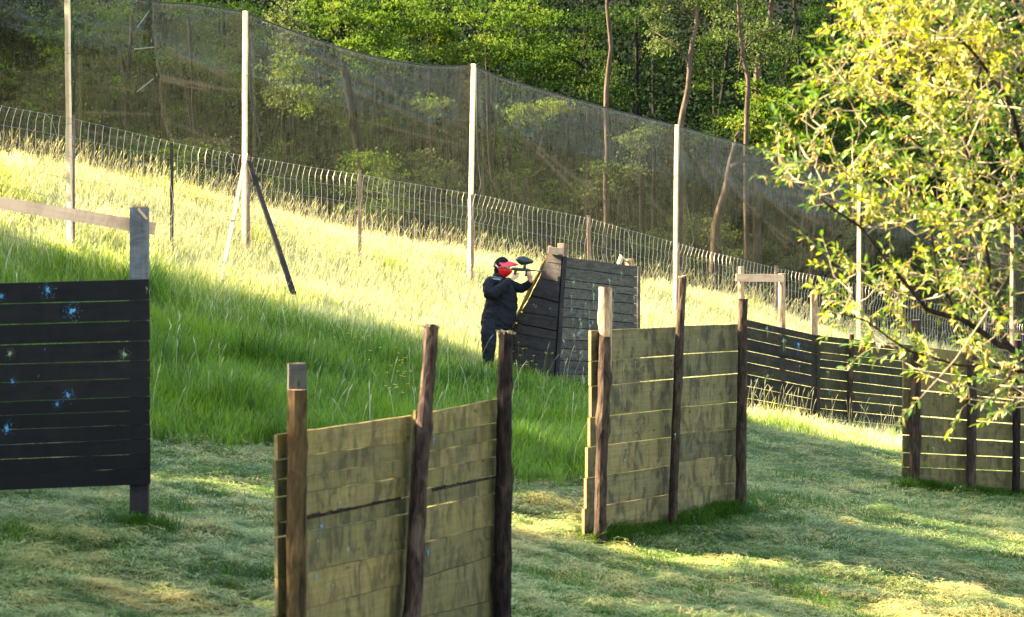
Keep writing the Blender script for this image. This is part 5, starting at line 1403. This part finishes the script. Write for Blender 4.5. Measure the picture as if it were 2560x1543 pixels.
def player():
    YP = 36.2; m_px = YP / FPX
    q = lambda px, py, d=0.0: P(px, py, YP + d) if True else None
    cloth = plain('navy_black_fleece', (0.0045, 0.0055, 0.009), .85, 120, .35, spec=.25, bumpd=.003)
    trou = plain('dark_navy_trousers', (0.005, 0.0075, 0.012), .8, 90, .35, spec=.25, bumpd=.003)
    skin = plain('skin', (0.52, 0.30, 0.21), .5, 60, .12)
    red = plain('red_mask_plastic', (0.62, 0.008, 0.006), .35, 20, .1, spec=.5)
    wool = plain('black_knit', (0.010, 0.011, 0.014), .95, 200, .5, spec=.1, bumpd=.004)
    boots = plain('black_boot', (0.012, 0.011, 0.010), .5, 60, .3)
    g = q(1235, 930); gz = Hs(g.x, g.y)
    root = empty('person', (g.x, g.y, gz), 'person in dark navy fleece and red face mask aiming over the slanted bunker side', 'person')
    X = Vector((1, 0, 0)); Yv = Vector((0, 1, 0)); Z = UP
    # --- body
    b = MB()
    def tor(mb_, grow=0.0):
        R = []
        for (cx, y, hw, dh) in ((1242, 812, 38, .155), (1243, 790, 39, .165), (1249, 765, 38, .16), (1252, 740, 38, .165), (1247, 718, 36, .17), (1241, 703, 30, .15), (1245, 694, 17, .09), (1248, 684, 10, .065)):
            R.append((q(cx, y), X * (hw * m_px * .92 + grow) - Yv * .03, Yv * (dh * .9 + grow)))
        ringloft(mb_, R)
    tor(b, -.02)
    b.tube([q(1248, 700), q(1251, 690), q(1254, 678)], [.07, .06, .06], 12)
    hc = q(1255, 668); F = Vector((.90, -.36, -.10)).normalized(); S_ = Vector((.36, .93, 0)).normalized(); Uh = S_.cross(F).normalized()
    if Uh.z < 0: Uh = -Uh
    ellipsoid(b, hc, F * .098, S_ * .075, Uh * .125)
    ellipsoid(b, hc + F * .105 - Uh * .012, F * .02, S_ * .014, Uh * .024, 8, 6)       # nose
    ellipsoid(b, hc + F * .085 - Uh * .062, F * .018, S_ * .028, Uh * .012, 8, 6)      # mouth
    for s in (-1, 1):
        ellipsoid(b, hc + S_ * s * .075 - Uh * .005, F * .020, S_ * .010, Uh * .030, 8, 6)  # ears
        ellipsoid(b, hc + F * .078 + S_ * s * .032 + Uh * .012, F * .012, S_ * .014, Uh * .010, 8, 6)
    def arm(mb_, pts, rr): mb_.tube(pts, rr, 12)
    nearw, farw = q(1281, 696, -.24), q(1329, 699, -.02)
    arm(b, [q(1224, 711, -.15), q(1227, 735, -.27), q(1256, 717, -.27), nearw], [.055, .05, .042, .028])
    arm(b, [q(1262, 710, .14), q(1307, 721, .12), q(1322, 710, .05), farw], [.055, .05, .04, .028])
    for pts, rr in (([q(1222, 808, -.09), q(1221, 835, -.09), q(1222, 868, -.09), q(1220, 918, -.06)], [.09, .085, .06, .045]), ([q(1262, 808, .09), q(1266, 835, .10), q(1270, 868, .12), q(1268, 920, .16)], [.09, .085, .06, .045])):
        arm(b, pts, rr)
    # --- hands: palm, four fingers bent round the grip, thumb leaving the side of the palm
    def hand(w, palm_d, palm_n, side, flen=.075, curl=1.9):
        palm_d = palm_d.normalized(); side = (side - palm_d * side.dot(palm_d)).normalized(); nn = palm_d.cross(side).normalized()
        if nn.dot(palm_n) < 0: nn = -nn
        pc = w + palm_d * .05
        ellipsoid(b, pc, palm_d * .052, side * .042, nn * .017, 12, 8)
        for k, (o, l) in enumerate(((-.031, .92), (-.010, 1.0), (.011, .95), (.030, .76))):
            p0 = w + palm_d * .085 + side * o; pts = [p0 - palm_d * .02]; ang = 0; p = p0
            for j, sl in enumerate((.42, .33, .25)):
                ang += curl / 3 * (.8 + .1 * k)
                p = p + (palm_d * math.cos(ang) + nn * math.sin(ang)) * flen * l * sl; pts.append(p)
            b.tube([pts[0], p0] + pts[1:], [.0095, .0095, .009, .0085, .007], 7)
        t0 = w + palm_d * .03 - side * .035
        b.tube([t0, t0 + palm_d * .025 - side * .018 + nn * .012, t0 + palm_d * .052 - side * .014 + nn * .026, t0 + palm_d * .068 - side * .004 + nn * .034], [.013, .012, .0105, .008], 7)
    hand(nearw + Vector((-.01, 0, 0)), Vector((.85, .15, .42)), Vector((.1, .9, .2)), Vector((.35, .0, -.9)))
    hand(farw, Vector((-.45, -.10, .85)), Vector((-.3, .3, .6)), Vector((.7, -.5, .35)), curl=1.7)
    remesh('body', b, .0065, skin, root, 2)
    # --- clothes
    j = MB(); tor(j, .012)
    R = [(q(1243, 806), X * .248 - Yv * .03, Yv * .175), (q(1242, 814), X * .236, Yv * .17)]
    ringloft(j, [(q(1246, 780), X * .225, Yv * .17)] + R)
    arm(j, [q(1232, 704, -.08), q(1221, 714, -.17), q(1223, 736, -.28), q(1232, 736, -.29), q(1258, 716, -.28), q(1278, 700, -.245)], [.095, .092, .078, .076, .066, .050])
    arm(j, [q(1255, 706, .08), q(1275, 714, .14), q(1304, 722, .12), q(1312, 718, .10), q(1326, 704, .0)], [.095, .088, .068, .064, .046])
    j.tube([q(1244, 706), q(1249, 692), q(1252, 686)], [.115, .085, .078], 14)       # collar
    j.tube([q(1262, 712), q(1276, 735), q(1278, 770), q(1272, 800)], [.08, .10, .10, .095], 12)   # belly of the loose fleece
    jo = remesh('fleece_jacket', j, .011, cloth, root, 4, .012)
    t = MB()
    arm(t, [q(1226, 800, -.08), q(1222, 832, -.09), q(1222, 868, -.09), q(1221, 900, -.07), q(1221, 922, -.06)], [.115, .122, .105, .080, .074])
    arm(t, [q(1258, 800, .08), q(1265, 832, .10), q(1269, 868, .12), q(1268, 900, .14), q(1268, 922, .16)], [.115, .118, .10, .080, .074])
    ringloft(t, [(q(1243, 822), X * .20, Yv * .16), (q(1243, 800), X * .215, Yv * .165)])
    remesh('trousers', t, .012, trou, root, 4, .010)
    for (px, d) in ((1221, -.06), (1268, .16)):
        s = MB(); a = q(px, 926, d); gz_ = Hs(a.x, a.y); a.z = gz_ + .055
        ellipsoid(s, a + Vector((.055, 0, -.015)), X * .145, Yv * .05, Z * .045); ellipsoid(s, a + Vector((-.01, 0, .05)), X * .055, Yv * .05, Z * .08)
        remesh('boot', s, .01, boots, root, 3)
    # --- beanie
    k = MB(); V = []; F_ = []; n = 22; rows_ = 9
    for i in range(rows_ + 1):
        ph = (math.pi * .52) * i / rows_
        rr = math.sin(ph); zz = math.cos(ph)
        for a_ in range(n):
            th = 2 * math.pi * a_ / n
            lump = 1 + .03 * math.sin(th * 3 + i)
            d = F * math.cos(th) * .118 * rr * lump + S_ * math.sin(th) * .097 * rr * lump
            back = -F * .018 * (1 if math.cos(th) < 0 else 0)
            V.append(hc + Uh * (.028 + .128 * zz - (.035 * max(0, -math.cos(th)) * (1 - zz))) + d + back * rr)
    for i in range(rows_):
        for a_ in range(n): F_.append([i * n + a_, (i + 1) * n + a_, (i + 1) * n + (a_ + 1) % n, i * n + (a_ + 1) % n])
    k.add(V, F_)
    ellipsoid(k, hc - F * .045 - Uh * .045, F * .075, S_ * .082, Uh * .10)         # balaclava side / hood at the nape
    k.build('beanie', wool, root, smooth=True)
    # --- mask shell
    def shell(th0, th1, ph0, ph1, rf, rs, ru, nt_=14, np_=8, bulge=0.0, thick=.006, cen=hc, fn=None):
        s = MB(); A = []; B_ = []
        for i in range(np_ + 1):
            ph = ph0 + (ph1 - ph0) * i / np_
            for k2 in range(nt_ + 1):
                th = th0 + (th1 - th0) * k2 / nt_
                extra = bulge * max(0, math.cos(th)) ** 3 * math.exp(-((ph + .35) / .5) ** 2)
                if fn: extra += fn(th, ph)
                for lst, gsh in ((A, 0), (B_, -thick)):
                    d = F * (math.cos(th) * math.cos(ph) * (rf + gsh + extra)) + S_ * (math.sin(th) * math.cos(ph) * (rs + gsh)) + Uh * (math.sin(ph) * (ru + gsh))
                    lst.append(cen + d)
        m0 = nt_ + 1; Vv = A + B_; off = len(A); Ff = []
        for i in range(np_):
            for k2 in range(nt_):
                a0 = i * m0 + k2; Ff.append([a0, a0 + 1, a0 + m0 + 1, a0 + m0]); Ff.append([off + a0, off + a0 + m0, off + a0 + m0 + 1, off + a0 + 1])
        for i in range(np_):
            for c0, sgn in ((i * m0, 1), (i * m0 + nt_, -1)):
                Ff.append([c0, c0 + m0, off + c0 + m0, off + c0][::sgn])
        for k2 in range(nt_):
            Ff.append([k2, off + k2, off + k2 + 1, k2 + 1]); e = np_ * m0 + k2; Ff.append([e, e + 1, off + e + 1, off + e])
        s.add(Vv, Ff); return s
    mr = MB()
    lo = shell(-1.65, 1.65, -1.15, -.08, .128, .104, .172, bulge=.050)
    lo.build('face_mask', red, root, smooth=True); mask = root.children[-1]
    # the frame above and beside the goggle opening
    fr = shell(-1.65, -.95, -.14, .46, .129, .105, .168, nt_=6); fr.build('mask_frame', red, mask, smooth=True)
    fr = shell(.95, 1.65, -.14, .46, .129, .105, .168, nt_=6); fr.build('mask_frame', red, mask, smooth=True)
    lens = plain('amber_tinted_lens', (.035, .022, .016), .08, 20, .2, spec=.8, coat=.5)
    shell(-1.0, 1.0, -.14, .34, .112, .092, .145, bulge=.02).build('lens', lens, mask, smooth=True)
    shell(-1.0, 1.0, -.19, -.10, .128, .102, .152, np_=2).build('lens_rim', plain('dark_rubber', (.02, .012, .012), .5, 20, .2), mask, smooth=True)
    # visor: curved peak
    vis = plain('translucent_red_visor', (.72, .03, .05), .25, 20, .08, spec=.6)
    v_ = MB(); A = []; n = 14
    for i in range(6):
        t_ = i / 5
        for k2 in range(n + 1):
            th = -1.45 + 2.9 * k2 / n
            r_ = 1 + .0 * t_
            ext = .135 * t_ * max(0, math.cos(th)) ** .7
            base = F * (math.cos(th) * (.122)) + S_ * (math.sin(th) * .110) + Uh * (.075 + .030 * math.cos(th) ** 2)
            A.append(hc + base + F * ext + Uh * (-.026 * t_ * t_ - .012 * t_) - Uh * .030 * (1 - max(0, math.cos(th))))
    for th_off in (0, .004):
        pass
    m0 = n + 1; off = len(A); A2 = A + [p - Uh * .004 for p in A]; Ff = []
    for i in range(5):
        for k2 in range(n):
            a0 = i * m0 + k2; Ff.append([a0, a0 + 1, a0 + m0 + 1, a0 + m0]); Ff.append([off + a0, off + a0 + m0, off + a0 + m0 + 1, off + a0 + 1])
    for k2 in range(n): e = 5 * m0 + k2; Ff.append([e, e + 1, off + e + 1, off + e])
    v_.add(A2, Ff); v_.build('visor', vis, mask, smooth=True)
    # strap with white lettering patch on the temple
    white = plain('white_print', (.75, .75, .76), .5, 30, .05)
    st = MB(); st.tube([hc - S_ * .100 + F * .02 + Uh * .03, hc - S_ * .098 - F * .05 + Uh * .035, hc - F * .118 + Uh * .03, hc + S_ * .095 - F * .04 + Uh * .03], .014, 6)
    st.build('strap', wool, mask, smooth=True)
    pt = MB(); c0 = hc - S_ * .124 - F * .045 + Uh * .016
    for (ox, oz, w_, h_) in ((-.022, .006, .006, .030), (-.014, -.006, .016, .006), (-.004, .004, .006, .030), (.008, .000, .006, .028), (.016, .008, .014, .006), (.016, -.006, .012, .006), (.026, -.006, .006, .024)):
        o_ = c0 + F * (ox * 1.0) + Uh * (oz - ox * .5)
        pt.beam(o_ - Uh * h_ / 2, o_ + Uh * h_ / 2, w_ + .002, .004, F)
    pt.build('strap_lettering', white, mask)
    # shoulder patch
    pa = MB(); c0 = q(1242, 697, -.235); dx = Vector((1, -.05, -.12)).normalized(); dz = Vector((0, -.55, .8)).normalized()
    grey = plain('grey_piping', (.16, .17, .20), .6, 30, .1)
    pa.tube([c0 - dx * .085 - dz * .03, c0 - dx * .088 + dz * .022, c0 - dx * .06 + dz * .034, c0 + dx * .085 + dz * .018], .0055, 5)
    pa.build('shoulder_piping', grey, jo, smooth=True)
    le = MB()
    for k2 in range(6):
        o_ = c0 + dx * (-.055 + k2 * .020) - dz * .006 - Yv * .012
        le.beam(o_ - dz * .008, o_ + dz * .009, .006, .004, dx); le.beam(o_ - dz * (.008 if k2 % 2 else -.006), o_ + dx * .012 - dz * (.008 if k2 % 2 else -.006), .005, .004, dz)
    le.build('shoulder_lettering', white, jo)
    # --- marker
    gp = q(1300, 676, -.20)
    gun = empty('paintball_marker', tuple(gp), 'black paintball marker with a large loader on top, held level by the masked person', 'paintball marker')
    blk = plain('black_polymer', (.012, .013, .017), .38, 30, .25, spec=.5)
    mb = MB(); ax = (q(1363, 678, -.36) - q(1280, 671, -.22)); axn = ax.normalized(); sx_ = Vector((axn.y, -axn.x, 0)).normalized(); un = sx_.cross(axn); un = un if un.z > 0 else -un
    A0 = q(1280, 672, -.22); 
    def along(t, up=0, side=0): return A0 + ax * t + un * up + sx_ * side
    ringloft(mb, [(along(-.02), un * .014, sx_ * .012), (along(.0), un * .022, sx_ * .018), (along(.12), un * .026, sx_ * .019), (along(.35), un * .025, sx_ * .019), (along(.50), un * .020, sx_ * .017), (along(.56), un * .013, sx_ * .013)], 12)
    mb.build('receiver', blk, gun, smooth=True)
    mb = MB(); mb.tube([along(.54), along(.80), along(.80), along(1.0)], [.011, .010, .015, .015], 10); mb.build('barrel', blk, gun, smooth=True)
    mb = MB(); mb.beam(along(.12, -.02), along(.09, -.105), .038, .024, axn, seg=3); mb.build('grip', blk, gun)
    mb = MB(); mb.tube([along(.44, -.018), along(.43, -.095)], [.017, .015], 9); mb.build('foregrip', blk, gun, smooth=True)
    mb = MB(); mb.tube([along(.15, -.025), along(.19, -.060), along(.27, -.060), along(.29, -.02)], .004, 5); mb.build('trigger_guard', blk, gun)
    mb = MB(); mb.tube([along(.38, .018), along(.38, .080)], [.021, .024], 10); mb.build('feed_neck', blk, gun, smooth=True)
    mb = MB(); outl = [(1289.5, 643.5), (1298, 641.5), (1309, 640), (1322, 645), (1333, 651), (1335, 655), (1329, 659), (1313, 663), (1303, 663.5), (1294, 657), (1289, 649)]
    dep = -.15; cen = Vector((0, 0, 0)); W = [q(a, c_, dep) for a, c_ in outl]
    for w_ in W: cen += w_
    cen /= len(W); rings = []
    nO = len(W); V = []; Ff = []
    for (s, yo) in ((.35, -.062), (.72, -.055), (.94, -.035), (1.0, 0), (.94, .035), (.72, .055), (.35, .062)):
        for w_ in W: V.append(cen + (w_ - cen) * s + Yv * yo)
    for i in range(6):
        for k2 in range(nO): Ff.append([i * nO + k2, (i + 1) * nO + k2, (i + 1) * nO + (k2 + 1) % nO, i * nO + (k2 + 1) % nO])
    Ff += [list(range(nO)), [6 * nO + k2 for k2 in range(nO)][::-1]]
    mb.add(V, Ff); mb.build('loader', blk, gun, smooth=True)
player()
